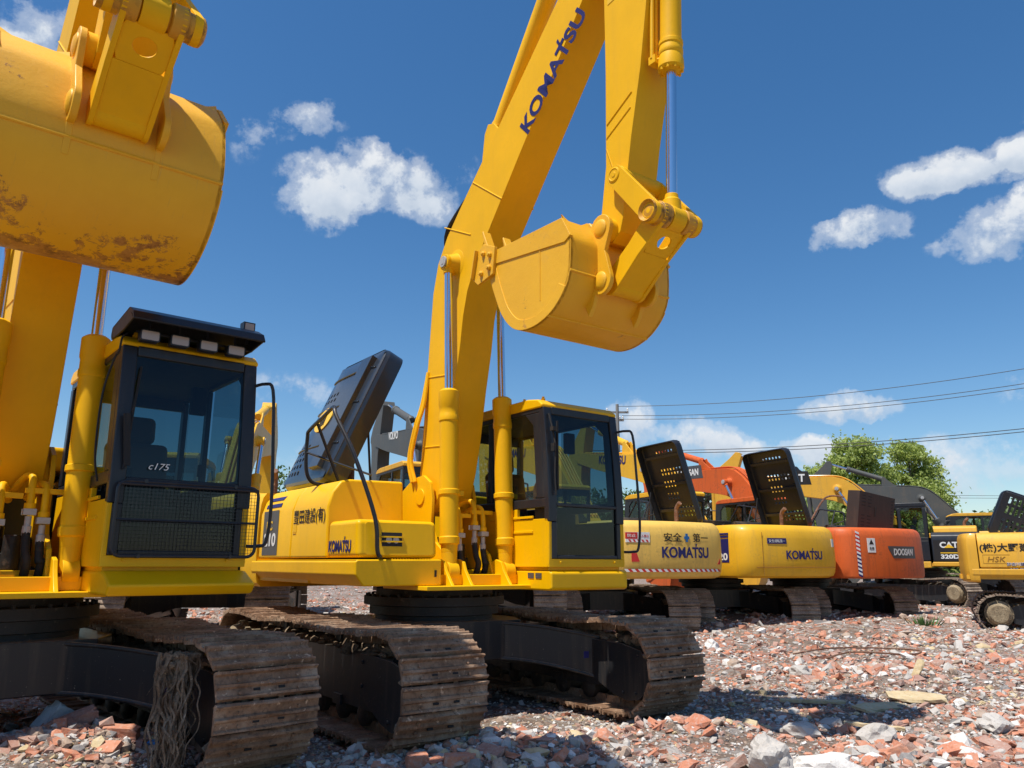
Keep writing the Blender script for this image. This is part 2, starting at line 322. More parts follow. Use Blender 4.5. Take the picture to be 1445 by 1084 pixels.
def undercarriage(root, tz, cfg, detail):
    """carbody + two track assemblies, turned by tz about the swing centre"""
    mt = cfg.get('track_mat', 'track'); fr = cfg.get('frame_mat', 'frame_black'); gz = cfg.get('gauge', 1.19); w = cfg.get('shoe', .7)
    def rot(o): o.rotation_euler = (0, 0, tz); return o
    mb = MB()
    mb.prism_z([(.75, .55), (.75, -.55), (.4, -.75), (-.4, -.75), (-.75, -.55), (-.75, .55), (-.4, .75), (.4, .75)], .46, .82)
    for sx in (1, -1):
        for sy in (1, -1):
            secs = []; N = 8
            for k in range(N + 1):
                u = k / N; y = sy * (.15 + (gz - .30) * u); xc = sx * (.42 + .62 * u ** 1.4); hw = .24 + .10 * u * u
                zt = .80 - .13 * u ** 2; zb = .47 - .17 * u ** 2.2
                secs.append([(xc - hw, y, zb), (xc + hw, y, zb), (xc + hw, y, zt), (xc - hw, y, zt)])
            vs = [p for q in secs for p in q]; fs = [(i * 4 + j, i * 4 + (j + 1) % 4, (i + 1) * 4 + (j + 1) % 4, (i + 1) * 4 + j) for i in range(N) for j in range(4)]
            fs += [(3, 2, 1, 0), (N * 4, N * 4 + 1, N * 4 + 2, N * 4 + 3)]
            if sx * sy < 0: fs = [f[::-1] for f in fs]
            mb.add(vs, fs)
            if detail:    # proud flange lips along the leg
                for zk in (0, 1):
                    mb.tube([(p[1][0] if sx > 0 else p[0][0], p[1][1], (p[1][2] if zk == 0 else p[2][2])) for p in secs], .019, n=6, sub=1)
    cb = rot(mb.build('carbody', fr, root, .012 if detail else 0))
    if detail:
        d = MB(); d.box(1.415, 1.418, .80, .86, .50, .56); d.build('sticker', 'navy', cb)
    mb = MB(); mb.lathe((0, 0, .78), (0, 0, 1.2), [(0, .60), (.08, .60), (.09, .66), (.17, .66), (.18, .72), (.26, .72), (.27, .60), (.34, .60)], 40)
    if detail:
        for k in range(36): a = 2 * PI * k / 36; mb.cyl((.69 * math.cos(a), .69 * math.sin(a), 1.04), (.69 * math.cos(a), .69 * math.sin(a), 1.065), .017, n=6)
    rot(mb.build('swing_bearing', 'bearing', root))
    for sy in (1, -1):
        rn = random.Random(11 + sy + cfg.get('seed', 0)); g = gz * sy
        b = rot(belt(g, w, detail=detail, rnd=rn, phase=rn.random(), xf=cfg.get('xf', 1.83), xr=cfg.get('xf', 1.83)).build('track', [mt, 'ink'], root, smooth=False))
        xf = cfg.get('xf', 1.83)
        f = MB(); f.prism_y([(-xf + .25, .60), (-xf + .25, .28), (-xf + .4, .24), (xf - .45, .24), (xf - .2, .34), (xf - .2, .62), (xf - .35, .66), (-xf + .4, .66)], g - .17, g + .17)
        if detail:
            for k in range(3): f.box(-1.1 + k * .9, -.95 + k * .9, g - .19, g + .19, .22, .3)
        for side in (-1, 1):
            ip = MB(); y0 = g + side * .19
            pl = [(xf - .62, .66), (xf - .1, .645), (xf + .12, .60), (xf + .235, .50), (xf + .26, .40), (xf + .22, .27), (xf + .10, .18), (xf - .05, .155), (xf - .22, .19), (xf - .62, .36)]
            ip.prism_y(pl, y0 - .012, y0 + .012)
            if detail:
                for px, pz in ((xf - .56, .60), (xf - .56, .42), (xf + .1, .55), (xf + .06, .23), (xf - .1, .22)): ip.cyl((px, y0 - .024, pz), (px, y0 + .024, pz), .016, n=6)
            ip.build('idler_guard', fr, b, .004 if detail else 0)
        i = MB(); i.lathe((xf, g - .11, .455), (xf, g + .11, .455), [(0, .29), (.03, .30), (.04, .34), (.08, .34), (.085, .365), (.135, .365), (.14, .34), (.18, .34), (.19, .30), (.22, .29)], 32)
        i.lathe((xf, g - .16, .455), (xf, g + .16, .455), [(0, .07), (.05, .10), (.27, .10), (.32, .07)], 16); i.build('idler_wheel', 'under', b)
        s = MB(); teeth = []
        for k in range(21):
            a = 2 * PI * k / 21
            for da, rr in ((-.09, .30), (-.045, .36), (.045, .36), (.09, .30)): teeth.append((-xf + rr * math.cos(a + da), .465 + rr * math.sin(a + da)))
        s.prism_y(teeth, g - .04, g + .04)
        s.build('sprocket', 'under', b)
        hb = MB(); o = sy
        hb.lathe((-xf, g + o * .04, .465), (-xf, g + o * .5, .465), [(0, .25), (.10, .25), (.12, .27), (.17, .27), (.18, .235), (.25, .22), (.27, .19), (.30, .17)], 28)
        if True:
            for k in range(16): a = 2 * PI * k / 16; hb.cyl((-xf + .25 * math.cos(a), g + o * .2, .465 + .25 * math.sin(a)), (-xf + .25 * math.cos(a), g + o * .225, .465 + .25 * math.sin(a)), .014, n=6)
        hb.build('final_drive', 'hub', b)
        for k in range(7 if detail else 5):
            x = -1.25 + k * (2.45 / (6 if detail else 4)); r_ = MB()
            r_.lathe((x, g - .17, .20), (x, g + .17, .20), [(0, .06), (.02, .095), (.07, .095), (.08, .075), (.26, .075), (.27, .095), (.32, .095), (.34, .06)], 14); r_.build('roller', 'under', b)
        for x in (-.7, .6):
            r_ = MB(); r_.lathe((x, g - .12, .75), (x, g + .12, .75), [(0, .05), (.02, .07), (.22, .07), (.24, .05)], 12); r_.box(x - .04, x + .04, g - .03, g + .03, .6, .72); r_.build('carrier_roller', 'under', b)
        if detail:   # mud packed on top of the frame and round the idler
            m_ = f; m_.cur = 1
            for k in range(150):
                x = rn.uniform(-1.4, xf + .1); blob(m_, (x, g + rn.uniform(-.2, .2), .66 + rn.uniform(0, .04)), (rn.uniform(.03, .10), rn.uniform(.03, .07), rn.uniform(.015, .06)), rn)
            for k in range(40):
                a = rn.uniform(-.9, 1.5); blob(m_, (xf + .32 * math.cos(a), g + rn.choice((-1, 1)) * rn.uniform(.1, .3), .455 + .32 * math.sin(a)), (rn.uniform(.02, .05),) * 3, rn)
        f.build('track_frame', [fr, 'mud'], b, .0)

Y0 = -.045                      # the arm hangs a little right of the machine's middle
F0 = (.20, 2.02); TIP = (3.05, 6.95)
BOOM = [(.02, 1.93), (-.0, 2.08), (.05, 2.34), (.14, 3.41), (.21, 4.22), (.30, 4.54), (.48, 4.80), (.70, 5.01), (.99, 5.27), (1.70, 5.90), (2.39, 6.52), (2.88, 7.02), (2.98, 7.10), (3.10, 7.10), (3.19, 7.02), (3.20, 6.90), (3.13, 6.80),
        (2.76, 6.32), (2.52, 6.03), (1.79, 5.19), (1.19, 4.49), (1.02, 4.27), (.90, 4.06), (.83, 3.82), (.78, 3.50), (.69, 3.10), (.60, 2.60), (.52, 2.27), (.42, 2.00), (.32, 1.87), (.20, 1.83), (.08, 1.86)]
STICK = [(2.96, 6.60), (2.88, 6.80), (2.84, 7.05), (2.72, 7.55), (2.64, 7.85), (2.70, 7.97), (2.84, 7.98), (3.05, 7.75), (3.50, 7.35), (3.66, 7.10), (3.66, 6.98), (3.60, 6.92), (3.55, 6.75), (3.48, 5.90), (3.37, 5.24), (3.24, 4.67), (3.19, 4.40), (3.13, 4.05), (3.09, 3.93), (3.0, 3.86), (2.90, 3.88), (2.85, 3.97), (2.87, 4.10), (2.945, 4.55), (2.97, 5.40), (2.975, 6.15)]
P0, P2, JJ, P1 = (2.97, 3.97), (2.96, 3.53), (3.48, 3.93), (3.12, 4.38)
CYLTOP = (3.64, 7.05)
def rot2(p, c, a): s, k = math.sin(a), math.cos(a); dx, dz = p[0] - c[0], p[1] - c[1]; return (c[0] + k * dx - s * dz, c[1] + s * dx + k * dz)
def circ(a, ra, b, rb, side):
    d = math.hypot(b[0] - a[0], b[1] - a[1]); x = (d * d + ra * ra - rb * rb) / 2 / d; h = math.sqrt(max(0, ra * ra - x * x)); ux, uz = (b[0] - a[0]) / d, (b[1] - a[1]) / d
    return (a[0] + ux * x - side * uz * h, a[1] + uz * x + side * ux * h)
def dist2(a, b): return math.hypot(a[0] - b[0], a[1] - b[1])
def arm(root, cfg, detail):
    br, sr, ku = R(cfg.get('boom_rot', 0)), R(cfg.get('stick_rot', 0)), R(cfg.get('bucket_rot', 0))   # absolute turns of boom, stick, bucket
    pm = cfg.get('arm_mat', 'yellow_arm'); bmx = cfg.get('boom_mat', pm); smx = cfg.get('stick_mat', pm)
    B = lambda p: rot2(p, F0, br)
    T = B(TIP)
    sl_ = cfg.get('stick_len', 1.0)
    def Sx(p): q = rot2((p[0], TIP[1] + (p[1] - TIP[1]) * sl_ if p[1] > 4.6 else p[1] + (TIP[1] - 3.97) * (1 - sl_)), TIP, sr); return (q[0] + T[0] - TIP[0], q[1] + T[1] - TIP[1])
    hw = .195
    mb = MB(); mb.prism_y([B(p) for p in BOOM], Y0 - hw, Y0 + hw)
    mid = B((.66, 4.42))
    for s in (-1, 1):
        mb.lathe((mid[0], Y0 + s * (hw - .01), mid[1]), (mid[0], Y0 + s * (hw + .3), mid[1]), [(0, .17), (.012, .165), (.02, .12), (.11, .085), (.115, .07)], 24)
        f0 = B(F0); mb.lathe((f0[0], Y0 + s * (hw - .01), f0[1]), (f0[0], Y0 + s * (hw + .3), f0[1]), [(0, .16), (.08, .15), (.085, .1)], 20)
    if detail:    # raised weld seams and backing plates on the side of the boom
        for s in (-1, 1):
            y = Y0 + s * hw
            for a, b in (((.42, 4.93), (.95, 4.66)), ((.97, 5.24), (1.50, 4.84)), ((.12, 3.30), (.66, 3.24)), ((.10, 2.55), (.55, 2.52))):
                A_, B_ = B(a), B(b); mb.tube([(A_[0], y, A_[1]), (B_[0], y, B_[1])], .009, n=6, sub=1)
    boom = mb.build('boom', bmx, root, .010 if detail else .01, 2)
    # hydraulic lines on the back of the boom
    off = .06
    bk = [(.045, 2.34), (.14, 3.41), (.21, 4.22), (.30, 4.54), (.48, 4.80), (.99, 5.27), (1.70, 5.90), (2.39, 6.52), (2.80, 6.90)]
    def outn(i):
        a, b = bk[max(i - 1, 0)], bk[min(i + 1, len(bk) - 1)]; dx, dz = b[0] - a[0], b[1] - a[1]; l = math.hypot(dx, dz); return (-dz / l, dx / l)
    for yo in (-.12, -.05, .03, .10):
        pp = MB(); pts = []
        for i, p in enumerate(bk):
            n_ = outn(i); q = B((p[0] + n_[0] * .04, p[1] + n_[1] * .04)); pts.append((q[0], Y0 + yo, q[1]))
        pp.tube(pts, .019, n=8, sub=4); pp.build('hydraulic_pipe', bmx, boom)
    if detail:
        cl = MB()
        for u in (1.5, 2.6, 3.6, 5.3, 5.9, 6.5, 7.3):
            i = int(u); f = u - i; a, b = bk[i], bk[min(i + 1, 8)]; p = (a[0] + (b[0] - a[0]) * f, a[1] + (b[1] - a[1]) * f); n_ = outn(i)
            d = (n_[1], -n_[0]); q = [B((p[0] + d[0] * s + n_[0] * h_, p[1] + d[1] * s + n_[1] * h_)) for s, h_ in ((-.03, -.005), (.03, -.005), (.03, .068), (-.03, .068))]
            cl.prism_y(q, Y0 - .155, Y0 + .135)
            c = B((p[0] + n_[0] * .068, p[1] + n_[1] * .068)); e = B((p[0] + n_[0] * .10, p[1] + n_[1] * .10))
            for yy in (-.10, .08): cl.cyl((c[0], Y0 + yy, c[1]), (e[0], Y0 + yy, e[1]), .018, n=8)
        cl.build('pipe_clamp', bmx, boom, .004)
    # boom cylinders
    gap = .355; ft = (.81, 1.28)
    for s in (-1, 1):
        y = Y0 + .045 + s * .325; a = Vector((ft[0], y, ft[1])); b = Vector((mid[0], y, mid[1])); d = (b - a).normalized(); Lb = cfg.get('cyl_len', 1.78)
        e = a + d * Lb
        c = MB(); c.lathe(a + d * .16, e, [(0, .06), (.02, .075), (.09, .082), (.10, .098), (.16, .100), (.17, .091), (Lb - .50, .091), (Lb - .49, .099), (Lb - .44, .099), (Lb - .43, .094), (Lb - .36, .094), (Lb - .34, .102), (Lb - .19, .102), (Lb - .18, .09), (Lb - .165, .07)], 28)
        c.cyl(a - Vector((0, .055, 0)), a + Vector((0, .055, 0)), .105, n=24)
        c.lathe(a + d * 0, a + d * .2, [(0, .07), (.18, .075)], 20)
        c.lathe(a + d * .72, a + d * .77, [(0, .093), (.005, .104), (.05, .104), (.055, .093)], 24)
        c.box(a.x + d.x * .72, a.x + d.x * .72 + .03, y + .09, y + .15, a.z + d.z * .72, a.z + d.z * .72 + .05)
        co = c.build('boom_cylinder', cfg.get('cyl_mat', pm), root, .004 if detail else 0)
        r = MB(); r.cyl(e - d * .1, b - d * .06, .042, n=20); r.build('piston_rod', 'chrome', co)
        r = MB(); r.cyl(b - Vector((0, .055, 0)), b + Vector((0, .055, 0)), .085, n=22); r.cyl(b - d * .12, b - d * .05, .055, n=16)
        r.build('rod_eye', cfg.get('cyl_mat', pm), co, .006)
        r = MB(); r.cyl(b + Vector((0, s * .055, 0)), b + Vector((0, s * .075, 0)), .06, n=20); r.box(b.x - .02, b.x + .02, b.y + s * .075 - .004, b.y + s * .075 + .006, b.z - .03, b.z + .03); r.build('pin_cap', 'fitting', co, .004)
    # arm (stick) cylinder on top of the boom
    a = B((1.15, 5.78)); b = Sx((2.74, 7.88))
    va, vb = Vector((a[0], Y0, a[1])), Vector((b[0], Y0, b[1])); d = (vb - va).normalized(); L = (vb - va).length
    c = MB(); c.lathe(va, vb, [(0, .07), (.08, .105), (.12, .095), (L * .62, .095), (L * .62 + .01, .11), (L * .62 + .12, .11), (L * .62 + .13, .07)], 24)
    for s in (-1, 1):
        w1 = B((.98, 5.22)); w2 = B((1.42, 5.60)); c.prism_y([w1, w2, (a[0] + .08, a[1] + .05), (a[0] - .03, a[1] + .09), (a[0] - .09, a[1])], Y0 + s * .1 - .015, Y0 + s * .1 + .015)
    co = c.build('stick_cylinder', cfg.get('scyl_mat', pm), root, .005)
    r = MB(); r.cyl(va + d * L * .6, vb, .045, n=18); r.build('piston_rod', 'chrome', co)
    if detail:
        hz = MB()
        for yo in (-.16, .16):
            q = B((.33, 4.66)); q2 = B((.40, 4.98)); q3 = B((.80, 5.20)); hz.tube([(q[0], Y0 + yo * .6, q[1]), (q2[0] + .03, Y0 + yo, q2[1] - .08), (q3[0], Y0 + yo * .7, q3[1])], .026, n=8)
        hz.build('hydraulic_hose', 'rubber', boom)
    # stick
    mb = MB(); mb.prism_y([Sx(p) for p in STICK], Y0 - .165, Y0 + .165)
    if detail:
        for s in (-1, 1):
            y = Y0 + s * .165
            for a_, b_ in (((2.97, 4.92), (3.27, 5.08)), ((2.96, 4.80), (3.25, 4.95)), ((2.96, 4.70), (3.10, 4.30))):
                A_, B_ = Sx(a_), Sx(b_); mb.tube([(A_[0], y, A_[1]), (B_[0], y, B_[1])], .008, n=6, sub=1)
    p0, p1 = Sx(P0), Sx(P1)
    mb.cyl((p0[0], Y0 - .235, p0[1]), (p0[0], Y0 + .235, p0[1]), .10, n=24)
    mb.cyl((p1[0], Y0 - .21, p1[1]), (p1[0], Y0 + .21, p1[1]), .085, n=24)
    stick = mb.build('stick', smx, root, .010, 2)
    if cfg.get('decal') and detail:
        d_ = MB(); q = [Sx(p) for p in ((3.02, 6.05), (3.12, 6.06), (3.12, 6.22), (3.02, 6.21))]; d_.prism_y(q, Y0 - .169, Y0 - .164); d_.build('warning_label', 'decal_yellow', stick)
    # linkage
    p2 = rot2((P2[0] - P0[0] + p0[0], P2[1] - P0[1] + p0[1]), p0, ku)
    j = circ(p1, dist2(P1, JJ), p2, dist2(JJ, P2), 1 if True else -1)
    j2 = circ(p1, dist2(P1, JJ), p2, dist2(JJ, P2), -1)
    ref = Sx(JJ)
    if dist2(j2, ref) < dist2(j, ref): j = j2
    for s in (-1, 1):
        l = MB(); y = Y0 + s * .225; l.prism_y(capsule(p1, j, .082, .088), y - .022, y + .022)
        for p in (p1, j): l.lathe((p[0], y + s * .018, p[1]), (p[0], y + s * .1, p[1]), [(0, .065), (.010, .062), (.014, .050), (.009, .046), (.009, .022), (.013, .020)], 20)
        l.build('idler_link', pm, root, .006)
    # H-link: a boxed plate from the joint to the bucket's lower pin
    l = MB()
    dx, dz = j[0] - p2[0], j[1] - p2[1]; ln = math.hypot(dx, dz); ux, uz = dx / ln, dz / ln
    for s in (-1, 1):
        y = Y0 + s * .150; l.prism_y(capsule(p2, j, .095, .10, .5), y - .016, y + .016)
    nx, nz = (uz, -ux)
    if nx < 0: nx, nz = -nx, -nz
    def lp(u, v): return (p2[0] + ux * u + nx * v, p2[1] + uz * u + nz * v)
    # front web with a round window near the joint (built as strips round the hole)
    hc, hr = ln - .17, .055
    V = []; n_ = 24; outer = []
    for k in range(n_):
        a_ = 2 * PI * k / n_; ca, sa = math.cos(a_), math.sin(a_)
        m_ = max(abs(ca) / .12, abs(sa) / .136); outer.append((hc + ca / m_, sa / m_)); V.append((hc + hr * 1.0 * ca, hr * 1.15 * sa))
    for v0, v1 in ((.062, .078),):
        pts = []
        for (u, yy) in outer + V:
            for vv in (v0, v1): q = lp(u, vv); pts.append((q[0], Y0 + yy, q[1]))
        fs = []
        for k in range(n_):
            a0, a1, b0, b1 = 2 * k, 2 * ((k + 1) % n_), 2 * (n_ + k), 2 * (n_ + (k + 1) % n_)
            fs += [(a0 + 1, a1 + 1, b1 + 1, b0 + 1), (a0, b0, b1, a1), (b0, b0 + 1, b1 + 1, b1), (a0, a1, a1 + 1, a0 + 1)]
        l.add(pts, fs)
    q = [lp(u, v) for u, v in ((.0, .062), (hc - .12, .062), (hc - .12, .078), (.0, .078))]; l.prism_y(q, Y0 - .136, Y0 + .136)
    q = [lp(u, v) for u, v in ((.05, -.07), (ln - .30, -.07), (ln - .30, -.055), (.05, -.055))]; l.prism_y(q, Y0 - .136, Y0 + .136)
    l.build('bucket_link', pm, root, .005); l = MB()
    l.lathe((j[0], Y0 - .30, j[1]), (j[0], Y0 + .31, j[1]), [(0.045, .05), (.05, .06), (.02, .085), (.13, .085), (.135, .10), (.22, .10), (.23, .075), (.38, .075), (.39, .10), (.47, .10), (.475, .085), (.56, .085), (.575, .06)], 24)
    l.build('joint_pin', 'pin_grease' if detail else pm, root, .005); l = MB(); l.cyl((p2[0], Y0 - .145, p2[1]), (p2[0], Y0 + .145, p2[1]), .087, n=24); l.build('link_tube', pm, root, .005)
    # bucket cylinder
    ct = Sx(CYLTOP); va, vb = Vector((ct[0], Y0, ct[1])), Vector((j[0], Y0, j[1])); d = (vb - va).normalized(); L = (vb - va).length
    Lc = L * .60
    c = MB(); c.lathe(va, vb, [(0, .07), (.06, .095), (.1, .085), (Lc - .26, .085), (Lc - .25, .097), (Lc - .22, .097), (Lc - .21, .090), (Lc - .17, .097), (Lc - .14, .097), (Lc - .13, .092), (Lc - .08, .102), (Lc - .02, .104), (Lc, .09), (Lc + .01, .06)], 28)
    nb = 10
    if detail:
        a_ = d.orthogonal().normalized(); b_ = d.cross(a_)
        for k in range(nb): p = va + d * (Lc - .02) + (a_ * math.cos(2 * PI * k / nb) + b_ * math.sin(2 * PI * k / nb)) * .088; c.cyl(p, p + d * .035, .012, n=6)
        for yo in (-.07, -.11):
            o_ = Vector((-.10, yo, 0)); c.tube([va + d * (Lc - .10) + Vector((-.05, yo * .6, 0)), va + d * (Lc - .12) + o_ * .95, va + d * (Lc - .25) + o_, va + d * .5 + o_ * 1.0, va + d * .15 + o_ * 1.1], .017, n=8)
        c.box(va.x + d.x * (Lc - .1) - .13, va.x + d.x * (Lc - .1) - .06, Y0 - .12, Y0 - .03, va.z + d.z * (Lc - .1) - .03, va.z + d.z * (Lc - .1) + .04)
    co = c.build('bucket_cylinder', pm, root, .003 if detail else 0)
    r = MB(); r.cyl(va + d * (Lc - .1), vb - d * .12, .042, n=20); r.build('piston_rod', 'chrome', co)
    r = MB(); r.lathe(vb - d * .2, vb, [(0, .05), (.04, .055), (.05, .07), (.17, .08)], 18); r.cyl(vb - Vector((0, .07, 0)), vb + Vector((0, .07, 0)), .10, n=22); r.build('rod_eye', pm, co, .004)
    if cfg.get('bucket', True): bucket(root, cfg, p0, ku, detail, pm)
    return boom, stick, B, Sx
def capsule(a, b, ra, rb, waist=None):
    ang = math.degrees(math.atan2(b[1] - a[1], b[0] - a[0])); P = []
    P += ring_arc(a, ra, ang + 95, ang + 265, 10)
    if waist:
        m = ((a[0] + b[0]) / 2, (a[1] + b[1]) / 2); w = (ra + rb) / 2 * .82; s = math.sin(R(ang)); c = math.cos(R(ang)); P.append((m[0] + s * w, m[1] - c * w))
    P += ring_arc(b, rb, ang - 85, ang + 85, 10)
    if waist: P.append((m[0] - s * w, m[1] + c * w))
    return P
# bucket side profile in the (x, z) plane relative to P0 of machine B: from the rear rim round the belly to the cutting lip
BUP = [(-.13, .05), (-.05, -.10), (-.035, -.20), (-.05, -.40), (-.10, -.52), (-.19, -.62), (-.32, -.70), (-.50, -.745), (-.68, -.735), (-.82, -.67), (-.95, -.53), (-1.04, -.36), (-1.12, -.18), (-1.21, .08)]
def bucket(root, cfg, p0, ku, detail, pm):
    W = cfg.get('bucket_w', .55); mat = cfg.get('bucket_mat', pm); bs = cfg.get('bucket_scale', 1.0)
    def te(p): return rot2((p[0] + p0[0], p[1] + p0[1]), p0, ku)
    def t(p): return te((p[0] * bs, p[1] * bs))
    # smooth the profile
    Q = []
    P = BUP
    for i in range(len(P) - 1):
        a, b, c, d = P[max(i - 1, 0)], P[i], P[i + 1], P[min(i + 2, len(P) - 1)]
        for k in range(4):
            u = k / 4; Q.append(tuple(.5 * ((2 * b[m]) + (c[m] - a[m]) * u + (2 * a[m] - 5 * b[m] + 4 * c[m] - d[m]) * u * u + (3 * b[m] - a[m] - 3 * c[m] + d[m]) * u ** 3) for m in (0, 1)))
    Q.append(P[-1]); n = len(Q)
    cx = sum(q[0] for q in Q) / n; cz = sum(q[1] for q in Q) / n + .2
    In = []
    for i, q in enumerate(Q):
        a, b = Q[max(i - 1, 0)], Q[min(i + 1, n - 1)]; dx, dz = b[0] - a[0], b[1] - a[1]; l = math.hypot(dx, dz); nx, nz = dz / l, -dx / l
        if (cx - q[0]) * nx + (cz - q[1]) * nz < 0: nx, nz = -nx, -nz
        In.append((q[0] + nx * .022, q[1] + nz * .022))
    mb = MB()
    ny = 16 if detail else 2; rows = []
    ys = [Y0 - W + 2 * W * k / ny for k in range(ny + 1)]
    def bul(y, q): return q
    vs = [(t(q)[0], y, t(q)[1]) for y in ys for q in Q] + [(t(q)[0], y, t(q)[1]) for y in (ys[0], ys[-1]) for q in In]
    base = (ny + 1) * n; fs = []
    for e in range(ny):
        for i in range(n - 1): fs.append((e * n + i, (e + 1) * n + i, (e + 1) * n + i + 1, e * n + i + 1))
    for i in range(n - 1): fs.append((base + i, base + i + 1, base + n + i + 1, base + n + i))
    for i in (0, n - 1):
        row = [e * n + i for e in range(ny + 1)]; fs.append(tuple(row + [base + n + i, base + i]) if i == 0 else tuple((row + [base + n + i, base + i])[::-1]))
    for e, bb in ((0, base), (ny, base + n)):
        for i in range(n - 1): q = (e * n + i, e * n + i + 1, bb + i + 1, bb + i); fs.append(q if e == 0 else q[::-1])
    mb.add(vs, fs)
    if True:      # ribs, seams and the hinge box
        for y in (Y0 - W * .45, Y0 + W * .45) if detail else ():
            pass
        # seam welds across the back
        for i in cfg.get('seams', ((12, 24) if detail else ())):
            q = t((Q[i][0], Q[i][1])); mb.tube([(q[0], Y0 - W, q[1]), (q[0], Y0 + W, q[1])], .012, n=6, sub=1)
    shell = mb.build('bucket', mat, root, 0, ang=30)
    # side walls with a thickened wear band
    for s in (-1, 1):
        y = Y0 + s * (W - .012)
        sw = MB(); outl = [t(q) for q in Q] ; sw.prism_y(outl, y - .012, y + .012)
        band = [t(q) for q in Q[16:]] + [t((cx + (q[0] - cx) * .80, cz + (q[1] - cz) * .84)) for q in Q[16:][::-1]]
        sw.prism_y(band, y + s * .012 - .006, y + s * .012 + .010)
        rim = [t(p) for p in ((-.13, .05), (-.05, -.10), (-.055, -.20), (-1.10, -.19), (-1.21, .08))]
        rim = [t(p) for p in ((-.13, .06), (-.03, -.12), (-.10, -.155), (-1.15, -.02), (-1.22, .10))]
        sw.prism_y(rim, y + s * .012 - .010, y + s * .012 + .022)
        a_, b_ = t((-.42, -.10)), t((-.42, -.55)); sw.tube([(a_[0], y + s * .013, a_[1]), (b_[0], y + s * .013, b_[1])], .006, n=6, sub=1)
        wall = sw.build('side_wall', mat, shell, .004)
        sc = MB(); ys_ = y + s * .034
        sc.prism_y([t(p) for p in ((-1.02, .115), (-1.05, -.13), (-1.28, -.17), (-1.36, -.10), (-1.33, .12), (-1.20, .20))], ys_ - .014, ys_ + .016)
        sc.prism_y([t(p) for p in ((-1.30, .16), (-1.36, -.10), (-1.345, -.10), (-1.28, .16))], ys_ - .05, ys_ + .02)
        for px, pz in ((-1.09, .06), (-1.10, -.06), (-1.19, .10), (-1.22, -.08)):
            q = t((px, pz)); sc.lathe((q[0], ys_ + s * .01, q[1]), (q[0], ys_ + s * .1, q[1]), [(0, .026), (.022, .026), (.023, .016), (.035, .015)], 8)
        sc.build('side_cutter', mat, wall, .004)
    lip = MB(); lip.prism_y([t(p) for p in ((-1.11, -.14), (-1.24, .16), (-1.22, .17), (-1.08, -.13))], Y0 - W, Y0 + W); lp = lip.build('cutting_edge', mat, shell, .004)
    for k in range(5):
        y = Y0 + (-W + .09) + (2 * W - .18) * k / 4; th = MB()
        th.prism_y([t(p) for p in ((-1.20, .05), (-1.17, .02), (-1.24, .20), (-1.335, .40), (-1.35, .39), (-1.285, .18))], y - .045, y + .045); th.build('tooth', mat, shell, .008)
    # ears carrying both pins
    e = cfg.get('ear', .25)
    for s in (-1, 1):
        y = Y0 + s * e; el = MB(); a = te((0, 0)); b = te((P2[0] - P0[0], P2[1] - P0[1]))
        c1 = ring_arc((0, 0), .115, 175, -20, 8); c2 = ring_arc((-.01, -.44), .115, 15, -120, 8)
        poly = [te(p) for p in c1 + [(.045, -.20)] + c2 + [(-.10, -.62), (-.16, -.70), (-.20, -.60), (-.14, -.40), (-.13, -.12)]]
        el.prism_y(poly, y - .02, y + .02)
        for p in (a, b): el.lathe((p[0], y + s * .015, p[1]), (p[0], y + s * .1, p[1]), [(0, .075), (.012, .073), (.018, .060), (.024, .045)], 20)
        el.build('hinge_ear', mat, shell, .006)
    hb = MB(); poly = [t(p) for p in ((-.18, .03), (-.05, -.10), (-.035, -.20), (-.05, -.42), (-.12, -.54), (-.2, -.5), (-.16, -.1))]
    hb.prism_y([t(p) for p in ((-.30, -.02), (-.22, .13), (-.17, .12), (-.10, .03), (-.06, -.08), (-.13, -.10))], Y0 - e + .02, Y0 + e - .02); hb.build('hinge_box', mat, shell, .01)
    # raised scalloped back rim beside the ears
    rm = MB()
    for s in (-1, 1):
        pts = [(-.14, .0)]
        for k in range(9):
            u = k / 8; z = .045 + .055 * abs(2 * u - 1) ** 1.6
            yy = Y0 + s * (e + .02 + (W - e - .03) * u)
            q = t((-.15, z)); q0 = t((-.11, -.01)); rm.add([(q0[0], yy, q0[1]), (q[0], yy, q[1]), (q0[0] - .012, yy, q0[1]), (q[0] - .012, yy, q[1])], [])
        b0 = len(rm.v) - 36
        for k in range(8): o_ = b0 + 4 * k; rm.f += [(o_, o_ + 4, o_ + 5, o_ + 1), (o_ + 2, o_ + 3, o_ + 7, o_ + 6), (o_ + 1, o_ + 5, o_ + 7, o_ + 3)]; rm.m += [0] * 3
    rm.build('back_rim', mat, shell)
    return shell
def cwx(y):                     # plan curve of the counterweight's back
    a = abs(y)
    return -2.72 + (4.2 - math.sqrt(4.2 ** 2 - a * a))
def komatsu(origin, xd, ud, h, w, mat, parent, warp=None):
    """bold wide company lettering with the little tick over the T"""
    text("KOMATSU", origin, xd, ud, h, w, mat, parent, bold=.030, warp=warp)
    X, U = Vector(xd).normalized(), Vector(ud).normalized(); nd = X.cross(U); o = Vector(origin) + X * w * .695 + U * h * 1.0
    mb = MB(); q = [o + X * a * h + U * b * h for a, b in ((0, .02), (.12, .02), (.20, .30), (.05, .30))]
    lo = [p + nd * .003 for p in q]; hi = [p + nd * .005 for p in q]
    if warp: lo = [Vector(warp(p)) for p in lo]; hi = [Vector(warp(p)) for p in hi]
    mb.add(lo + hi, [(3, 2, 1, 0), (4, 5, 6, 7), (0, 1, 5, 4), (1, 2, 6, 5), (2, 3, 7, 6), (3, 0, 4, 7)]); mb.build('lettering', mat, parent)
